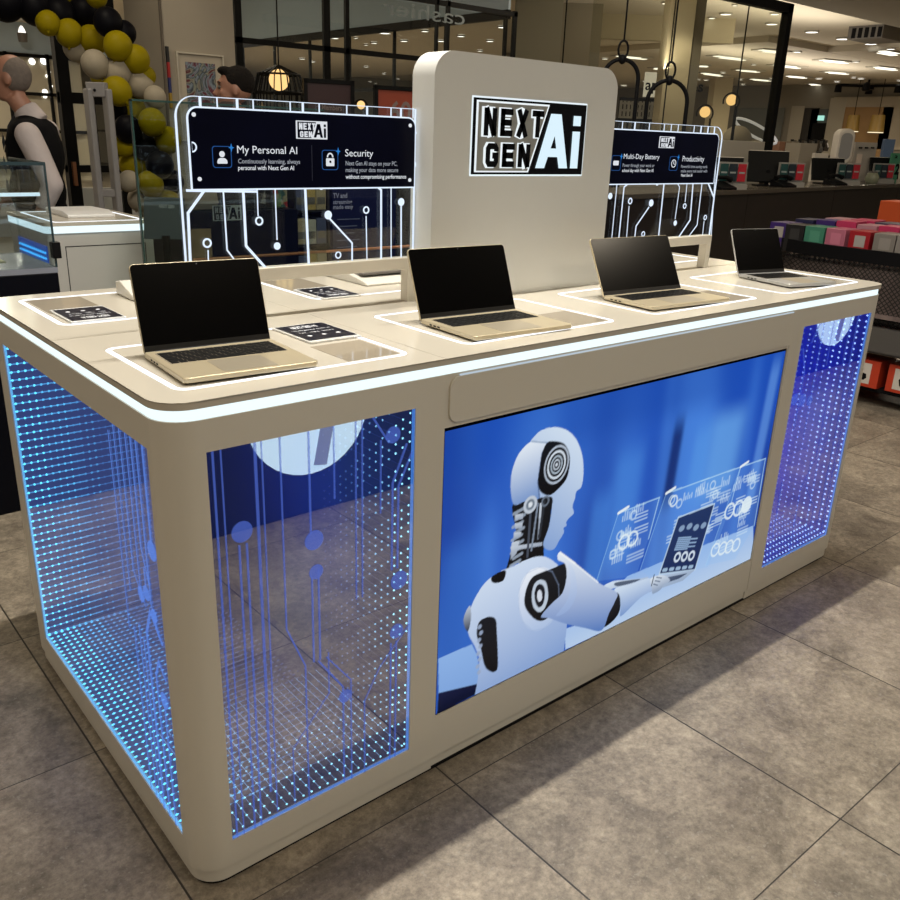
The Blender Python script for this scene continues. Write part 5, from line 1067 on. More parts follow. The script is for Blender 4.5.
# linear fixtures
LF = [((757, 50), (768, 49), (788, 53)), ((712, 56), (722, 57), (747, 60)), ((772, 65), (785, 66), (802, 68)), ((818, 60), (830, 60), (850, 63)), ((824, 72), (833, 72), (850, 74)), ((877, 51), (888, 52), (899, 55)), ((872, 67), (885, 68), (899, 70)), ((785, 76), (795, 77), (808, 78)), ((808, 84), (817, 84), (830, 87)), ((735, 70), (745, 71), (761, 72)),
      ((700, 73), (711, 75), (724, 76)), ((749, 79), (758, 80), (772, 81)), ((615, 56), (630, 57), (648, 59)), ((653, 68), (660, 68), (668, 70)), ((698, 66), (703, 66), (709, 66.5))]
GL = glow('tube_light', (1., .95, .78), 1.7); protol = None
for a, m_, b in LF:
    A = pl(*a, 2, HL-.03); B = pl(*b, 2, HL-.03); ln = (B-A).length
    if protol is None:
        t = thing('linear_light', (0, 0, 0), '', 'ceiling light'); mb = MB(); mb.box(-.5, -.5, 0, .5, .5, 1.1); mb.build('housing', mat('rim_white', (.5, .48, .42), .5), t)
        mb = MB(); mb.box(-.49, -.45, -.5, .16, -.05, .0); mb.box(-.16, .05, -.5, .49, .45, .0); mb.build('tube', GL, t); protol = t; o = t
    else: o = copy_tree(protol)
    d = (B-A).normalized(); o.location = (A+B)/2; o.rotation_euler.z = math.atan2(d.y, d.x); o.scale = (ln, .42, .025); o['label'] = 'long twin-tube ceiling light in the darker far ceiling'; o['group'] = 'tube lights in the far ceiling'
# odd ceiling pieces
mb = MB(); p = pl(878, 29, 2, HC-.02); mb.box(p.x-.5, p.y-.35, HC-.24, p.x+.5, p.y+.35, HC+.0); v_ = mb.build('air_vent', M_grey, tag=('square grey air outlet under the ceiling near the top right corner', 'air vent'))
mb = MB()
for k in range(5): mb.box(p.x-.51, p.y-.33+.13*k, HC-.22, p.x-.5, p.y-.25+.13*k, HC-.04)
mb.build('grille', M_black, v_)
fan = thing('ceiling_spot_cluster', tuple(pl(868, 88, 2, HL-.25)), 'black cluster of spotlights on arms hanging from the far ceiling', 'spotlight')
p = Vector(fan.location)
for k in range(4):
    a = k*PI/2+.4; q = p+Vector((math.cos(a)*.9, math.sin(a)*.9, .08)); mb = MB(); mb.tube([p+Vector((0, 0, .06)), q], .045, 8); mb.build('arm', M_black, fan); mb = MB(); mb.lathe(q-Vector((0, 0, .1)), [(.12, -.12), (.10, .1), (.03, .14)], 12); mb.build('lamp_head', M_black, fan)
mb = MB(); mb.tube([p, p+Vector((0, 0, .25))], .03); mb.lathe(p, [(.2, -.05), (.16, .08)], 14); mb.build('stem', M_black, fan)

# warm round reflections in the glass, put in as glowing globes
def globe(u, v, r, d, label, dome=False, floor=False):
    p = at(u, v, d); R_ = r*d/FPX; t = thing('globe_lamp', tuple(p), label, 'lamp')
    mb = MB(); mb.ell(p, R_, 20, 14); mb.build('globe', glow('globe_warm', (1., .62, .24), 1.25), t, smooth=True)
    if dome:
        mb = MB(); n_ = 22
        for k in range(n_): 
            a = 2*PI*k/n_; mb.tube([p+Vector((math.cos(a)*.02, math.sin(a)*.02, R_*1.3)), p+Vector((math.cos(a)*R_*2.1, math.sin(a)*R_*2.1, R_*.5)), p+Vector((math.cos(a)*R_*2.6, math.sin(a)*R_*2.6, -R_*1.2)), p+Vector((math.cos(a)*R_*2.7, math.sin(a)*R_*2.7, -R_*3))], .006, 4)
        for zz, rr in ((-3, 2.7), (-1.2, 2.6), (.5, 2.1)):
            mb.tube([p+Vector((math.cos(q)*R_*rr, math.sin(q)*R_*rr, zz*R_)) for q in [2*PI*k/24 for k in range(25)]], .008, 5)
        mb.build('wire_shade', M_frame, t); mb = MB(); mb.tube([p+Vector((0, 0, R_)), (p.x, p.y, HC)], .006, 6); mb.build('cord', M_frame, t)
    else:
        n_ = Vector(RX); n_.z = 0; n_.normalize(); mb = MB(); c = p+Vector((0, 0, -R_*.3))
        mb.tube([c+n_*R_*1.55*math.cos(a)+Vector((0, 0, R_*1.55*math.sin(a))) for a in [-.6+(PI+.9)*k/16 for k in range(17)]]+([] if not floor else []), .010, 6); mb.build('arc_holder', M_frame, t)
        mb = MB(); mb.tube([(p.x+n_.x*R_*1.2, p.y+n_.y*R_*1.2, 0), c+n_*R_*1.2-Vector((0, 0, R_*.8))], .012, 8); mb.lathe((p.x+n_.x*R_*1.2, p.y+n_.y*R_*1.2, 0), [(.12, 0), (.12, .02), (.02, .03)], 16); mb.build('stand', M_frame, t)
    return t
globe(705, 112, 5.2, 9.3, 'warm globe put in for a reflection, the one just above the right circuit panel')
globe(731.5, 100, 5.2, 9.9, 'warm globe put in for a reflection, the right-hand and higher one by the glass wall')
globe(279, 80, 10, 6.9, 'large warm reflection globe inside a dark wire dome, left of the dark posters', dome=True)
globe(361, 105, 4, 8.2, 'small warm reflection globe between the two framed posters')
# framed posters on stands
def framed(u0, v0, u1, v1, d, label, m, words):
    A = at(u0, v0, d); B = at(u1, v0+(u1-u0)*.10, d); dx = B-A; w = math.hypot(dx.x, dx.y); h = abs(v1-v0)*d/FPX; ang = math.atan2(dx.y, dx.x)+.45
    t = thing('framed_poster', (A.x, A.y, 0), label, 'poster'); M = Matrix.Translation((A.x, A.y, A.z-h)) @ Matrix.Rotation(ang, 4, 'Z'); w *= 1.1
    mb = MB()
    for b in ((0, 0, .03, h), (w-.03, 0, w, h), (0, 0, w, .03), (0, h-.03, w, h)): mb.box(b[0], -.02, b[1], b[2], .02, b[3], M=M)
    mb.box(.02, .0, .02, w-.02, .018, h-.02, M=M); mb.build('frame', M_frame, t)
    mb = MB(); mb.box(.03, -.008, .03, w-.03, 0, h-.03, M=M); mb.build('print', m, t)
    for s, a, b, c, e in words: mb = MB(); text_fit(mb, s, w*a, w*b, h*c, h*e, -.010, .02, M=M); mb.build('lettering', mat('poster_faint', (.22, .16, .15), .6), t)
    mb = MB(); mb.box(w*.45, -.0, -(A.z-h), w*.55, .03, .02, M=M); mb.box(w*.2, -.15, -(A.z-h), w*.8, .15, -(A.z-h)+.02, M=M); mb.build('stand', M_frame, t)
framed(303, 78, 351, 150, 6.7, 'dark maroon poster in a black frame, behind the top of the left circuit panel', mat('poster_maroon', (.035, .012, .014), .5), [('Members', .35, .75, .60, .67)])
framed(374, 85, 424, 150, 6.7, 'orange-red poster with the number 60 in a black frame, next to the sign block', mat('poster_orange', (.28, .045, .018), .5), [('60', .30, .72, .50, .78), ('PERCENT', .3, .75, .36, .42)])

# rope hoops
def hoop(u0, u1, vt, d, ctop, label):
    A = at(u0, vt+30, d); B = at(u1, vt+30, d); dx = B-A; dx.z = 0; w = dx.length; e = dx.normalized(); c = (A+B)/2; zt = at((u0+u1)/2, vt, d).z
    t = thing('hanging_hoop', (c.x, c.y, zt-.55), label, 'hanging hoop'); c = Vector((c.x, c.y, zt-w/2))
    pth = [c-e*w/2-Vector((0, 0, .40))]+[c+e*(-w/2*math.cos(a))+Vector((0, 0, w/2*math.sin(a))) for a in [PI*k/16 for k in range(17)]]+[c+e*w/2-Vector((0, 0, .40))]
    mb = MB(); mb.tube(pth, .013, 10); mb.tube([pth[0], pth[-1]], .013, 10); mb.build('hoop_frame', M_black, t, smooth=True)
    k_ = Vector((c.x, c.y, zt)); mb = MB(); mb.tube([k_+e*(.03*math.cos(a))+Vector((0, 0, .055+.05*math.sin(a))) for a in [2*PI*k/14 for k in range(15)]], .007, 8); mb.ell(k_+Vector((0, 0, .0)), (.025, .025, .03), 10, 8); mb.build('hook', M_black, t, smooth=True)
    mb = MB(); mb.tube([k_+Vector((0, 0, .10)), (k_.x, k_.y, HC)], .006, 6); mb.build('cord', M_black, t)
hoop(602, 637, 60, 5.4, 0, 'black rope hoop hanging behind the right edge of the sign block')
hoop(646, 686, 81, 5.4, 0, 'black rope hoop hanging above the right circuit panel')

# ------------------------------------------------------------------ cashier counter and what stands on it
cc = thing('cashier_counter', (8.6, 3.8, 0), 'long dark brown wood cashier counter behind the display counter', 'counter')
A = Vector((5.0, 3.14, 0)); B = Vector((13.5, 4.08, 0)); e = (B-A).normalized(); nn = Vector((-e.y, e.x, 0)); HCt = 1.095
def ccp(s, t_, z): return A+e*s+nn*t_+Vector((0, 0, z))
MC = Matrix.Translation(A) @ Matrix.Rotation(math.atan2(e.y, e.x), 4, 'Z'); Lc = (B-A).length
for k in range(4):
    mb = MB(); mb.box(Lc*k/4+.004, 0, .08, Lc*(k+1)/4-.004, .6, HCt-.04, M=MC); mb.build('front_panel', M_wood, cc)
mb = MB(); mb.box(.02, .05, 0, Lc, .55, .08, M=MC); mb.build('plinth', M_black, cc)
mb = MB(); mb.box(-.03, -.03, HCt-.04, Lc+.03, .64, HCt, M=MC); mb.build('worktop', mat('counter_dark_top', (.10, .085, .07), .2), cc, bev=.004)
def on_counter(u, v=None, t_=.2):
    """place on the counter top: solve s where the column u meets the line at offset t_"""
    best = None
    for k in range(0, 900):
        s = k*.01; p = ccp(s, t_, HCt); d = np.array(p)-CAM; uu = 450+FPX*(d@RX)/(d@FW)
        if best is None or abs(uu-u) < best[0]: best = (abs(uu-u), s)
    return best[1]
def monitor(u, w, h, yaw, label, tilt=-.25):
    s = on_counter(u, t_=.28); p = ccp(s, .28, HCt); t = thing('monitor', tuple(p), label, 'monitor', None); M = Matrix.Translation(p) @ Matrix.Rotation(math.atan2(e.y, e.x)+yaw, 4, 'Z')
    mb = MB(); mb.box(-.12, -.09, 0, .12, .09, .012, M=M); mb.box(-.02, -.01, .012, .02, .02, .16, M=M); mb.build('stand', M_black, t)
    M2 = M @ Matrix.Translation((0, -.02, .04)) @ Matrix.Rotation(tilt, 4, 'X'); mb = MB(); mb.box(-w/2, -.012, 0, w/2, .018, h, M=M2); b = mb.build('housing', mat('monitor_back', (.006, .0065, .007), .4, spec=.15), t, bev=.004)
    mb = MB(); mb.box(-w/2+.012, .017, .012, w/2-.012, .020, h-.012, M=M2); mb.build('display', M_bgloss, t); mb = MB(); mb.box(-w/2, -.010, h, w/2, .016, h+.006, M=M2); mb.build('top_edge', M_paper, t)
monitor(724, .34, .24, -.75, 'black monitor on the cashier counter directly behind the right end of the circuit panel')
monitor(766, .42, .31, -.8, 'black monitor leaning back on the cashier counter, right of the cream wall panel')
monitor(826, .42, .25, -.6, 'low black screen on the cashier counter below the white machine')
monitor(882, .40, .27, -.7, 'black monitor on the cashier counter left of the green sign')
def card_rack(u, label, t_=.06):
    s = on_counter(u, t_=t_); p = ccp(s, t_, HCt); t = thing('card_rack', tuple(p), label, 'card rack', None); M = Matrix.Translation(p) @ Matrix.Rotation(math.atan2(e.y, e.x)-.75, 4, 'Z')
    mb = MB(); mb.box(-.14, 0, 0, .14, .07, .05, M=M); mb.box(-.14, .05, .05, .14, .06, .24, M=M); mb.build('holder', mat('rack_clear', (.30, .29, .27), .3), t)
    for k, c in enumerate(((.01, .06, .06), (.01, .02, .03), (.42, .015, .03))):
        mb = MB(); mb.box(-.125+.085*k, .025, .07, -.05+.085*k, .035, .225+.0*k, M=M); cd = mb.build('card', mat('gift_%d' % k, c, .4), t); mb = MB(); mb.box(-.115+.085*k, .024, .14, -.06+.085*k, .0255, .155, M=M); mb.build('print', mat('gift_print', (.3, .35, .35), .5), cd)
card_rack(732, 'card rack with teal, black and red cards, the leftmost on the cashier counter'); card_rack(791, 'card rack with teal, black and red cards in front of the second monitor'); card_rack(848, 'card rack with teal, black and red cards below the white machine'); card_rack(883, 'card rack with teal and red cards beside the green sign')
def phone(u, label):
    s = on_counter(u, t_=.10); p = ccp(s, .10, HCt); t = thing('desk_phone', tuple(p), label, 'phone'); M = Matrix.Translation(p) @ Matrix.Rotation(math.atan2(e.y, e.x)-.3, 4, 'Z')
    mb = MB(); tmp = [(-.09, 0), (.09, 0), (.09, .07), (-.09, .02)]; mb.prism(tmp, -.10, .10, M=M @ Matrix.Rotation(0, 4, 'Z'), axis='x'); mb.build('base', M_black, t, bev=.005)
    mb = MB(); mb.tube([M @ Vector((-.13, .0, .085)), M @ Vector((-.06, .0, .105)), M @ Vector((.03, 0, .105)), M @ Vector((.10, .0, .085))], [.026, .017, .017, .026], 10); mb.build('handset', M_black, t, smooth=True)
phone(722, 'black desk phone behind the right end of the circuit panel'); phone(783, 'black desk phone at the foot of the second monitor'); phone(835, 'black desk phone in front of the white machine')
# white upright machine with rounded ends
s = on_counter(836, t_=.35); p = ccp(s, .35, HCt); t = thing('white_machine', tuple(p), 'tall white rounded machine standing on the cashier counter', 'machine'); M = Matrix.Translation(p) @ Matrix.Rotation(math.atan2(e.y, e.x)-.75, 4, 'Z')
mb = MB(); mb.prism(rrect(-.105, .22, .105, .62, .09), -.07, .08, M=M, axis='y'); mb.build('casing', mat('machine_white', (.70, .66, .60), .3), t, bev=.02)
mb = MB(); mb.prism(rrect(-.07, .27, .07, .57, .06), -.078, -.068, M=M, axis='y'); mb.build('face', mat('machine_face', (.32, .32, .32), .3), t)
mb = MB(); mb.box(-.05, -.04, 0, .05, .04, .27, M=M); mb.box(-.12, -.1, 0, .12, .1, .02, M=M); mb.build('stand', M_grey, t)
def boxy(name, u0, u1, v0, d, dep, h, m, label, cat, z0=None):
    a = at(u0, v0, d); b = at(u1, v0, d); dx = b-a; dx.z = 0; n_ = Vector((-dx.y, dx.x, 0)).normalized()*dep; z1 = a.z; zz = z1-h if z0 is None else z0
    mb = MB(); mb.prism([(a.x, a.y), (b.x, b.y), (b.x+n_.x, b.y+n_.y), (a.x+n_.x, a.y+n_.y)], zz, z1); return mb.build(name, m, bev=.004, tag=(label, cat))
def depth_at(u, t_): s = on_counter(u, t_=t_); p = ccp(s, t_, HCt); return (p-Vector(CAM)).dot(Vector(FW))
o = boxy('card_terminal', 815, 829, 153, depth_at(820, .48), .08, 0, M_paper, 'white payment terminal stand left of the white machine', 'payment terminal', HCt)
o = boxy('receipt_printer', 856, 878, 142, depth_at(868, .38), .2, 0, mat('printer_grey', (.40, .37, .33), .5), 'grey box-shaped printer behind the counter, right of the white machine', 'printer', HCt)
mb = MB(); a = Vector(o.location); 
for k in range(3): q = at(860+k*6, 147, depth_at(868, .38)-.02); mb.box(q.x-.03, q.y-.02, q.z-.02, q.x+.03, q.y, q.z)
mb.build('slot', M_black, o)
boxy('leaflet_stand', 858, 863, 154, depth_at(860, .05), .03, 0, mat('leaflet_pink', (.50, .42, .36), .5), 'narrow pale leaflet stand at the front of the cashier counter', 'leaflet stand', HCt)
g_ = boxy('green_sign', 892, 902, 153, depth_at(896, .08), .03, 0, mat('sign_green', (.06, .26, .15), .5), 'upright green sign with a black figure 2 at the right edge of the cashier counter', 'sign', HCt)
dg_ = depth_at(896, .08)-.02; q = at(894, 174, dg_); ang = math.atan2(RX[1], RX[0]); mb = MB(); text_fit(mb, '2', 0, .06, 0, .12, 0, .05, M=Matrix.Translation(q) @ Matrix.Rotation(ang, 4, 'Z')); q = at(894.5, 158, dg_); text_fit(mb, '2', 0, .04, 0, .03, 0, .05, M=Matrix.Translation(q) @ Matrix.Rotation(ang, 4, 'Z')); mb.build('numeral', M_black, g_)
p = ccp(on_counter(871, t_=.08), .08, HCt); t = thing('glass_jar', tuple(p), 'small round pale green jar on the cashier counter', 'jar'); mb = MB(); mb.lathe(p, [(.05, 0), (.075, .03), (.08, .08), (.06, .12), (.05, .13)], 18); mb.build('body', mat('jar_green', (.26, .28, .20), .25), t, smooth=True); mb = MB(); mb.lathe(p+Vector((0, 0, .13)), [(.055, 0), (.055, .018)], 18); mb.build('lid', M_grey, t)
# behind the cashier counter
boxy('storage_unit', 801, 818, 143, 10.6, .5, 0, mat('unit_cream', (.30, .27, .22), .6), 'cream cabinet standing behind the cashier counter, left of the white machine', 'cabinet', 0)
boxy('storage_unit', 779, 800, 151, 11.5, .5, 0, mat('unit_dark', (.03, .03, .03), .6), 'dark cabinet behind the cashier counter with cartons on top', 'cabinet', 0)
for k, (u0, u1, c) in enumerate(((780, 786, (.30, .15, .09)), (787, 792, (.26, .20, .14)), (793, 799, (.32, .28, .22)))): boxy('carton', u0, u1, 141.5, 11.55, .3, 0, mat('carton_%d' % k, c, .7), ['reddish carton on the dark cabinet, nearest the black window post', 'brown carton in the middle of the dark cabinet', 'pale carton on the dark cabinet, farthest from the black window post'][k], 'carton', at(780, 151, 11.5).z)
for k in range(14):
    u = 792+k*2.6; dd = 13.5; q = at(u, 142+(k % 3), dd); mb = MB(); mb.lathe((q.x, q.y, q.z-.12), [(.05, 0), (.06, .06), (.025, .12), (.028, .16)], 10); mb.build('bottle', mat('bottle_%d' % (k % 3), [(.02, .02, .02), (.12, .10, .08), (.25, .24, .22)][k % 3], .3), tag=('small bottle in the crowded row on the far shelf', 'bottle', 'bottles on the far shelf'))
q0, q1 = at(788, 146.5, 13.5), at(832, 147, 13.5); mb = MB(); mb.prism([(q0.x, q0.y-.15), (q1.x, q1.y-.15), (q1.x, q1.y+.25), (q0.x, q0.y+.25)], 0, min(q0.z, q1.z)-.11); mb.build('far_shelf', M_dark, tag=('dark far shelf carrying a crowded row of bottles', 'shelf'))
# far wall: doorways, wooden wall, shades, exit sign
def farp(u, v, off=.03): return pl(u, v, 0, FX-off)
def far_panel(name, u0, u1, v0, v1, off, m, thick=.02):
    a = farp(u0, v0, off); b = farp(u1, v1, off); mb = MB(); mb.box(FX-off, min(a.y, b.y), min(a.z, b.z), FX-off+thick, max(a.y, b.y), max(a.z, b.z)); return mb.build(name, m)
o = far_panel('wall_wood', 836, 884, 107, 160, .10, mat('oak_panel', (.34, .20, .08), .5, noise=.2, nscale=3)); struct(o)
struct(far_panel('wall_cream', 884, 902, 107, 150, .10, mat('far_cream', (.42, .37, .29), .7)))
struct(far_panel('wall_upper', 834, 902, 97, 107, .13, mat('far_cream', (.42, .37, .29), .7)))
struct(far_panel('door_2', 796, 811, 108, 160, .06, mat('dark_opening', (.03, .027, .025), .7))); struct(far_panel('door_3', 812, 832, 109, 160, .06, mat('grey_opening', (.10, .105, .10), .7)))
struct(far_panel('trim_2', 792, 796, 106, 160, .08, mat('pale_trim', (.42, .39, .32), .7))); struct(far_panel('trim_3', 831, 836, 98, 160, .14, mat('pale_trim', (.42, .39, .32), .7)))
struct(far_panel('wall_far_shop', 735, 780, 108, 140, .08, mat('shop_dim', (.16, .17, .16), .7)))
o = far_panel('dark_cabinet', 813, 824, 123, 191.5, .10, M_black); settag(o, 'black tall cabinet in the far grey doorway', 'cabinet')
o = far_panel('exit_sign', 818, 823.5, 115.5, 120.5, .12, glow('exit_green', (.45, .9, .75), .9)); settag(o, 'small lit green exit sign in the far doorway', 'exit sign')
def shade(u0, u1, v0, v1, label):
    a = farp(u0, v1, 1.6); b = farp(u1, v1, 1.6); w = abs(a.y-b.y)/2; zt_, zb_ = farp(u0, v0, 1.6).z, farp(u0, v1, 1.6).z; c = ((a.x+b.x)/2, (a.y+b.y)/2, zb_)
    t = thing('lamp_shade', c, label, 'lamp shade'); mb = MB(); mb.lathe(c, [(w, 0), (w*.82, zt_-zb_)], 20); mb.build('shade', mat('shade_gold', (.30, .19, .04), .5), t, smooth=True); mb = MB(); mb.tube([(c[0], c[1], zt_), (c[0], c[1], HL)], .012, 6); mb.build('cord', M_frame, t)
    mb = MB(); mb.lathe((c[0], c[1], c[2]-.02), [(w*.97, 0), (w*.97, .02)], 20); mb.build('diffuser', glow('shade_light', (1., .85, .55), 1.2), t)
shade(845, 858, 115, 131, 'left one of two golden drum lamp shades before the oak wall'); shade(868, 883, 115, 132, 'right one of two golden drum lamp shades before the oak wall')
boxy('bluish_screen', 886, 896, 139, 13, .1, .6, mat('blue_display', (.05, .07, .10), .3, emit=.05, ecol=(.35, .5, .7)), 'dim bluish screen at the right edge behind the cashier counter', 'screen', 0)
# shelf wall behind the hoops, with the lit appliance lettering
a = at(618, 118, 16); b = at(672, 118, 16)
t = thing('shop_shelving', (a.x, a.y, 0), 'dark shop shelving with pale wire grid, seen through the rope hoops', 'shelving'); dx = b-a; dx.z = 0; M = Matrix.Translation((a.x, a.y, 0)) @ Matrix.Rotation(math.atan2(dx.y, dx.x), 4, 'Z'); w = dx.length; zz = a.z
mb = MB(); mb.box(0, 0, 0, w, .5, zz, M=M); mb.build('carcass', M_dark, t)
mb = MB()
for k in range(14): mb.box(w*k/14, -.05, zz, w*k/14+.05, -.02, zz+.30, M=M)
for k in range(3): mb.box(0, -.06, zz+.12*k, w, -.03, zz+.12*k+.035, M=M)
mb.build('wire_grid', mat('wire_pale', (.35, .34, .32), .5), t)
mb = MB(); mb.box(w*.0, .01, zz+.0, w, .05, zz+.36, M=M); mb.build('back_panel', M_black, t)
mb = MB()
for k in range(7): mb.box(w*.08+k*w*.125, -.02, zz-.35-.1*(k % 2), w*.16+k*w*.125, .0, zz-.05, M=M)
mb.build('goods', mat('goods_grey', (.18, .17, .16), .6), t)
mb = MB(); mb.box(w*.42, -.02, zz+.38, w*.98, .03, zz+.80, M=M); sb = mb.build('sign_board', mat('sign_cream', (.55, .52, .42), .5, emit=.35, ecol=(1, .95, .8)), t)
mb = MB(); text_fit(mb, 'appliances', w*.44, w*1.5, zz+.50, zz+.68, -.025, .02, M=M); mb.build('lettering', M_black, sb)
# covered pale goods and ring seat behind the glass
q = at(737, 138, 10.2); mb = MB(); mb.ell((q.x, q.y, q.z-.02), (.17, .17, .16), 18, 12); mb.ell((q.x+.12, q.y-.1, q.z-.12), (.2, .2, .12), 16, 10); mb.build('beanbag', mat('beanbag_cream', (.26, .23, .18), .8), smooth=True, tag=('pale soft rounded seat behind the cream wall panel', 'seat'))
q = at(756, 131, 11.6); mb = MB(); nv = Vector(RX); nv.z = 0; nv.normalize()
mb.tube([q+nv*(.30*math.cos(a))+Vector((0, 0, .08*math.sin(a)-.13*math.cos(a))) for a in [2*PI*k/26 for k in range(27)]], .018, 8); mb.build('ring_light', mat('ring_white', (.6, .6, .6), .4, emit=.25, ecol=(1, 1, 1)), smooth=True, tag=('slanting white oval ring behind the cream wall panel', 'ring lamp'))
q = at(738, 126, 10.8); mb = MB(); mb.tube([(q.x, q.y, 0), (q.x, q.y, q.z-.2), (q.x, q.y, q.z)], [.16, .14, .04], 10); mb.build('mannequin_stand', mat('stand_grey', (.14, .13, .12), .7), smooth=True, tag=('greyish covered stand left of the slanting oval ring', 'stand'))

# ------------------------------------------------------------------ basket bin with boxed goods
bb = thing('basket_bin', (5.35, .95, 0), 'big black mesh basket bin heaped with boxed goods, right of the counter', 'basket bin')
bx0, bx1, by0, by1 = 4.62, 5.75, -.1, 1.78
def oval(k=1., n=64, zoff=0):
    cx, cy = (bx0+bx1)/2, (by0+by1)/2; a, b = (bx1-bx0)/2*k, (by1-by0)/2*k; pts = []
    for i in range(n):
        t_ = 2*PI*i/n; c, s_ = math.cos(t_), math.sin(t_); pts.append((cx+a*math.copysign(abs(c)**.62, c), cy+b*math.copysign(abs(s_)**.62, s_)))
    return pts
mb = MB(); ring_mesh(mb, oval(1.), oval(.965), .86, .935); mb.build('rim', M_black, bb, smooth=True)
m = bpy.data.materials.new('wire_mesh'); m.use_nodes = True; nt = m.node_tree; nt.nodes.clear(); N = nt.nodes.new; Lk = nt.links.new
tc = N('ShaderNodeTexCoord'); sep = N('ShaderNodeSeparateXYZ'); Lk(tc.outputs['Object'], sep.inputs[0])
def mth(op, a, b=None):
    n = N('ShaderNodeMath'); n.operation = op
    for i, x in enumerate((a, b)):
        if x is None: continue
        if isinstance(x, (int, float)): n.inputs[i].default_value = x
        else: Lk(x, n.inputs[i])
    return n.outputs[0]
hxy = mth('SUBTRACT', sep.outputs[1], sep.outputs[0]); ks = 34.
p1_ = mth('ABSOLUTE', mth('SUBTRACT', mth('FRACT', mth('MULTIPLY', mth('ADD', hxy, sep.outputs[2]), ks)), .5)); p2_ = mth('ABSOLUTE', mth('SUBTRACT', mth('FRACT', mth('MULTIPLY', mth('SUBTRACT', hxy, sep.outputs[2]), ks)), .5))
hole = mth('LESS_THAN', mth('MAXIMUM', p1_, p2_), .36)
tr = N('ShaderNodeBsdfTransparent'); pb = N('ShaderNodeBsdfPrincipled'); pb.inputs['Base Color'].default_value = (.012, .012, .012, 1); pb.inputs['Roughness'].default_value = .4; mx = N('ShaderNodeMixShader'); out = N('ShaderNodeOutputMaterial'); Lk(hole, mx.inputs[0]); Lk(pb.outputs[0], mx.inputs[1]); Lk(tr.outputs[0], mx.inputs[2]); Lk(mx.outputs[0], out.inputs[0])
mb = MB(); o1, o2, o3 = oval(.985), oval(.97), oval(.86); n = len(o1); vs = [(x, y, .87) for x, y in o1]+[(x, y, .62) for x, y in o2]+[(x, y, .50) for x, y in o3]; mb.add(vs, [(j*n+i, j*n+(i+1) % n, (j+1)*n+(i+1) % n, (j+1)*n+i) for j in range(2) for i in range(n)]); mb.build('mesh_side', m, bb, smooth=True)
mb = MB(); ring_mesh(mb, oval(.97), oval(.90), .36, .50); mb.prism(oval(.9), .34, .37); mb.build('grey_belly', mat('belly_grey', (.085, .08, .075), .4), bb, smooth=True)
mb = MB(); mb.prism(oval(.80), .10, .125); mb.build('lower_shelf', M_black, bb)
for k, (x, y) in enumerate(((4.86, .05), (4.86, 1.62), (5.5, .05), (5.5, 1.62))): mb = MB(); mb.tube([(x, y, .0), (x, y, .36)], .02); mb.lathe((x, y, 0), [(.03, 0), (.03, .045), (.012, .06)], 12); mb.build('leg', M_black, bb)
cols = {'purple': (.045, .02, .14), 'black': (.015, .014, .014), 'teal': (.05, .20, .13), 'pink': (.42, .13, .19), 'red': (.32, .012, .02), 'taupe': (.20, .18, .16), 'grey': (.24, .22, .20), 'hotpink': (.45, .03, .10), 'navy': (.02, .02, .06), 'rose': (.40, .20, .24)}
protob = {}
def goods(c, loc, size, rz, label, tag=True, word=None):
    t = thing('boxed_product', (0, 0, 0), label, 'boxed product'); sx, sy, sz = size
    mb = MB(); mb.box(-sx/2, -sy/2, 0, sx/2, sy/2, sz); b = mb.build('carton', mat('carton_'+c, cols.get(c, (.4, .1, .02)), .35), t, bev=.002)
    if tag: mb = MB(); mb.box(-sx/2-.0012, -sy*.30, sz*.45, -sx/2-.0002, sy*.22, sz*.85); mb.build('price_label', mat('label_pale', (.36, .33, .31), .6) if c in ('red', 'purple') else mat('label_tint_'+c, tuple(min(1, v*1.25+.01) for v in cols.get(c, (.4, .1, .02))), .5), b)
    for q in range(3): mb = MB(); mb.box(-sx/2-.0012, -sy*.3, sz*(.10+.07*q), -sx/2-.0002, sy*(.1+.07*q), sz*(.13+.07*q)); mb.build('small_print', mat('print_dark', (.07, .06, .06), .6), b)
    t.location = loc; t.rotation_euler.z = rz; return t
front = [('purple', 1.665), ('black', 1.535), ('teal', 1.405), ('pink', 1.265), ('red', 1.12), ('taupe', .975), ('grey', .84), ('rose', .70), ('navy', .56), ('hotpink', .42)]
CN = {'hotpink': 'bright pink', 'rose': 'pale rose', 'grey': 'light grey'}
for i, (c, y) in enumerate(front):
    goods(c, (4.80 if i else 4.84, y, .86), (.17, .125, .165), -.05+.03*(i % 3), '%s box in the front row of the basket bin%s' % (CN.get(c, c), ', at its left end' if i == 0 else ''), tag=True)
nxt = ['purple', 'black', 'teal', 'pink', 'red', 'taupe', 'light grey', 'pale rose', 'navy']
for i, c in enumerate(['navy', 'purple', 'hotpink', 'rose', 'hotpink', 'teal', 'grey', 'rose', 'red']):
    goods(c, (5.02+.01*(i % 2), 1.60-.135*i, .88+.006*(i % 3)), (.17, .122, .165), .05*(i % 3), '%s box in the second row of the basket bin, behind the %s one' % (CN.get(c, c), nxt[i]), False)
for i, c in enumerate(['rose', 'hotpink', 'navy', 'hotpink', 'grey', 'hotpink', 'rose']):
    goods(c, (5.25, 1.50-.165*i, .885+.006*(i % 2)), (.19, .15, .165), .08*(i % 2), '%s box in the rear row of the basket bin, %s from the left' % (CN.get(c, c), ['first', 'second', 'third', 'fourth', 'fifth', 'sixth', 'seventh'][i]), False)
mb = MB(); mb.prism(oval(.93), .55, .82); mb.build('lower_goods', mat('mixed_goods', (.16, .12, .11), .6, noise=.9, nscale=9), bb)
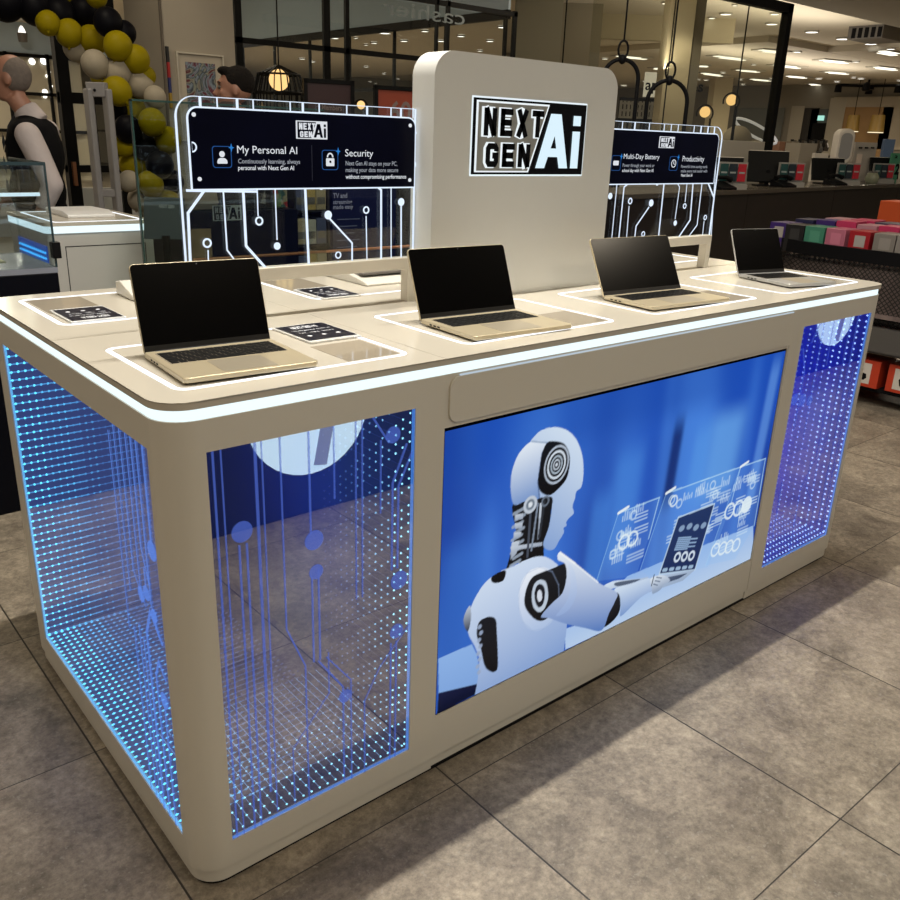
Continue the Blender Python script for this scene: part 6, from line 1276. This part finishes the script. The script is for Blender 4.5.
for i, (y, c) in enumerate(((1.42, 'redorange'), (1.18, 'redorange'), (.94, 'redorange'), (.70, 'redorange'), (.46, 'redorange'))):
    cols['redorange'] = (.50, .045, .015)
    t = thing('low_carton', (0, 0, 0), 'orange-red carton, %s from the left on the low shelf of the basket bin' % ['first', 'second', 'third', 'fourth', 'fifth'][i], 'carton', None)
    mb = MB(); mb.box(-.1, -.10, 0, .1, .10, .165); b = mb.build('carton', mat('carton_redorange', (.50, .045, .015), .4), t, bev=.002)
    mb = MB(); mb.box(-.1012, -.05, .02, -.1002, .06, .145); b2 = mb.build('white_patch', M_paper, b)
    mb = MB(); mb.prism([(-.015, .04), (.02, .045), (.03, .08), (.005, .12), (.012, .085), (-.025, .08), (-.03, .055)], -.1022, -.1012, axis='x'); mb.build('symbol', M_black, b)
    t.location = (4.80+.02*(i % 2), y, .126)
# orange stand at the right edge
mb = MB(); p = at(902, 215, 6.6); mb.box(p.x-.1, p.y-.14, 0, p.x+.16, p.y+.14, p.z+.10); mb.build('orange_stand', mat('stand_orange', (.50, .07, .012), .5), bev=.006, tag=('bright orange upright display at the right edge, behind the basket bin', 'display stand'))

# ------------------------------------------------------------------ the kiosk behind the photographer that the mirror glass reflects
kb = thing('navy_kiosk', (3.4, -1.9, 0), 'long dark navy kiosk with round white emblems, mirrored in the blue light windows', 'kiosk')
mb = MB(); mb.box(.55, -2.3, 0, 6.8, -1.50, 1.15); mb.build('body', mat('kiosk_navy', (.0015, .005, .04), .4), kb, bev=.01)
for x in (1.20, 5.45):
    mb = MB(); mb.prism(circle(x-.03, .45, .275, 40), -1.50, -1.49, axis='y'); em = mb.build('round_emblem', mat('emblem_white', (.80, .88, .95), .5, emit=1.3, ecol=(.55, .85, 1)), kb)
    mb = MB(); mb.prism([(x-.02, .21), (x+.04, .20), (x+.10, .48), (x+.04, .48)], -1.489, -1.486, axis='y'); mb.build('stripe', mat('stripe_grey', (.30, .35, .45), .5, emit=.3, ecol=(.5,.6,.8)), em)

# ------------------------------------------------------------------ light
area(1.29, .51, 3.72, 2.8, .045, 150, (1, .94, .83), 'track_light')
for x, y, e_ in ((-1.8, -2.6, 36), (1.5, -3.2, 46), (4.6, -2.2, 38), (-2.2, 1.6, 34), (5.2, 3.0, 32), (8.5, .6, 32), (1.2, 4.6, 24), (8, 6, 40), (4.5, 9, 50), (3, 15, 90), (5, 20, 120)):
    area(x, y, 3.74, .4, .4, e_)  # fill lights added below the ceiling, apart from the visible downlights
for x, y, e_ in ((10.5, 13.5, 130), (13.5, 18, 150), (24, 14, 200), (24, 22, 200), (27, 9, 170), (16, 5, 90), (12, 22, 160), (-1, 21, 360)):
    area(x, y, 3.28, 1.0, 1.0, e_)  # more added fill for the mall and the far areas
# added upward fill lights with no fixtures, to brighten the ceilings
for x, y, z, sx, sy, e_ in ((6.5, 4.15, 2.95, 3.5, .08, 26), (14, 8, 2.6, 6, .1, 70), (22, 12, 2.6, 8, .1, 90), (3, 13, 2.6, 5, .1, 60)):
    l_ = area(x, y, z, sx, sy, e_, (1, .9, .74), 'ceiling_fill'); l_.rotation_euler = (PI, 0, 0)
spot(tuple(at(685, 10, 12.6)), tuple(at(682, 60, 13.5)), 30); spot((2.35, 5.6, 3.7), (2.6, 6.3, 1.6), 30, .8)
l_ = area(.32, .30, .62, .35, .5, 1.6, (.08, .22, 1.), 'led_glow'); l_.rotation_euler = (math.radians(75), 0, 0)
l_ = area(.32, .50, .62, .5, .5, 1.6, (.06, .30, 1.), 'led_glow'); l_.rotation_euler = (math.radians(75), 0, math.radians(-90))
l_ = area(2.28, .30, .62, .35, .5, 4, (.05, .10, 1.), 'led_glow'); l_.rotation_euler = (math.radians(75), 0, 0)
for x in (.32, 2.28):
    L = bpy.data.lights.new('led_glow', 'POINT'); L.energy = 1.6 if x < 1 else 5.5; L.color = (.06, .2, 1.); L.shadow_soft_size = .15; lo = bpy.data.objects.new('led_glow', L); C.objects.link(lo); lo.location = (x, .55, .55)
w = bpy.data.worlds.new('world'); bpy.context.scene.world = w; w.use_nodes = True; bg = w.node_tree.nodes['Background']; bg.inputs[0].default_value = (.9, .87, .82, 1); bg.inputs[1].default_value = .16

# ------------------------------------------------------------------ camera
cd = bpy.data.cameras.new('camera'); co = bpy.data.objects.new('camera', cd); C.objects.link(co); cd.sensor_width = 36; cd.lens = FPX/900*36; cd.clip_end = 200; cd.clip_start = .05
co.matrix_world = Matrix(((RX[0], UP[0], -FW[0], CAM[0]), (RX[1], UP[1], -FW[1], CAM[1]), (RX[2], UP[2], -FW[2], CAM[2]), (0, 0, 0, 1)))
sc = bpy.context.scene; sc.camera = co; sc.view_settings.view_transform = 'Standard'; sc.view_settings.look = 'None'; sc.view_settings.exposure = 0.0; sc.view_settings.gamma = 1
try: sc.view_settings.use_curve_mapping = False
except Exception: pass
sc.cycles.transparent_max_bounces = 24; sc.cycles.max_bounces = 8; sc.cycles.sample_clamp_indirect = 4; sc.cycles.caustics_reflective = False
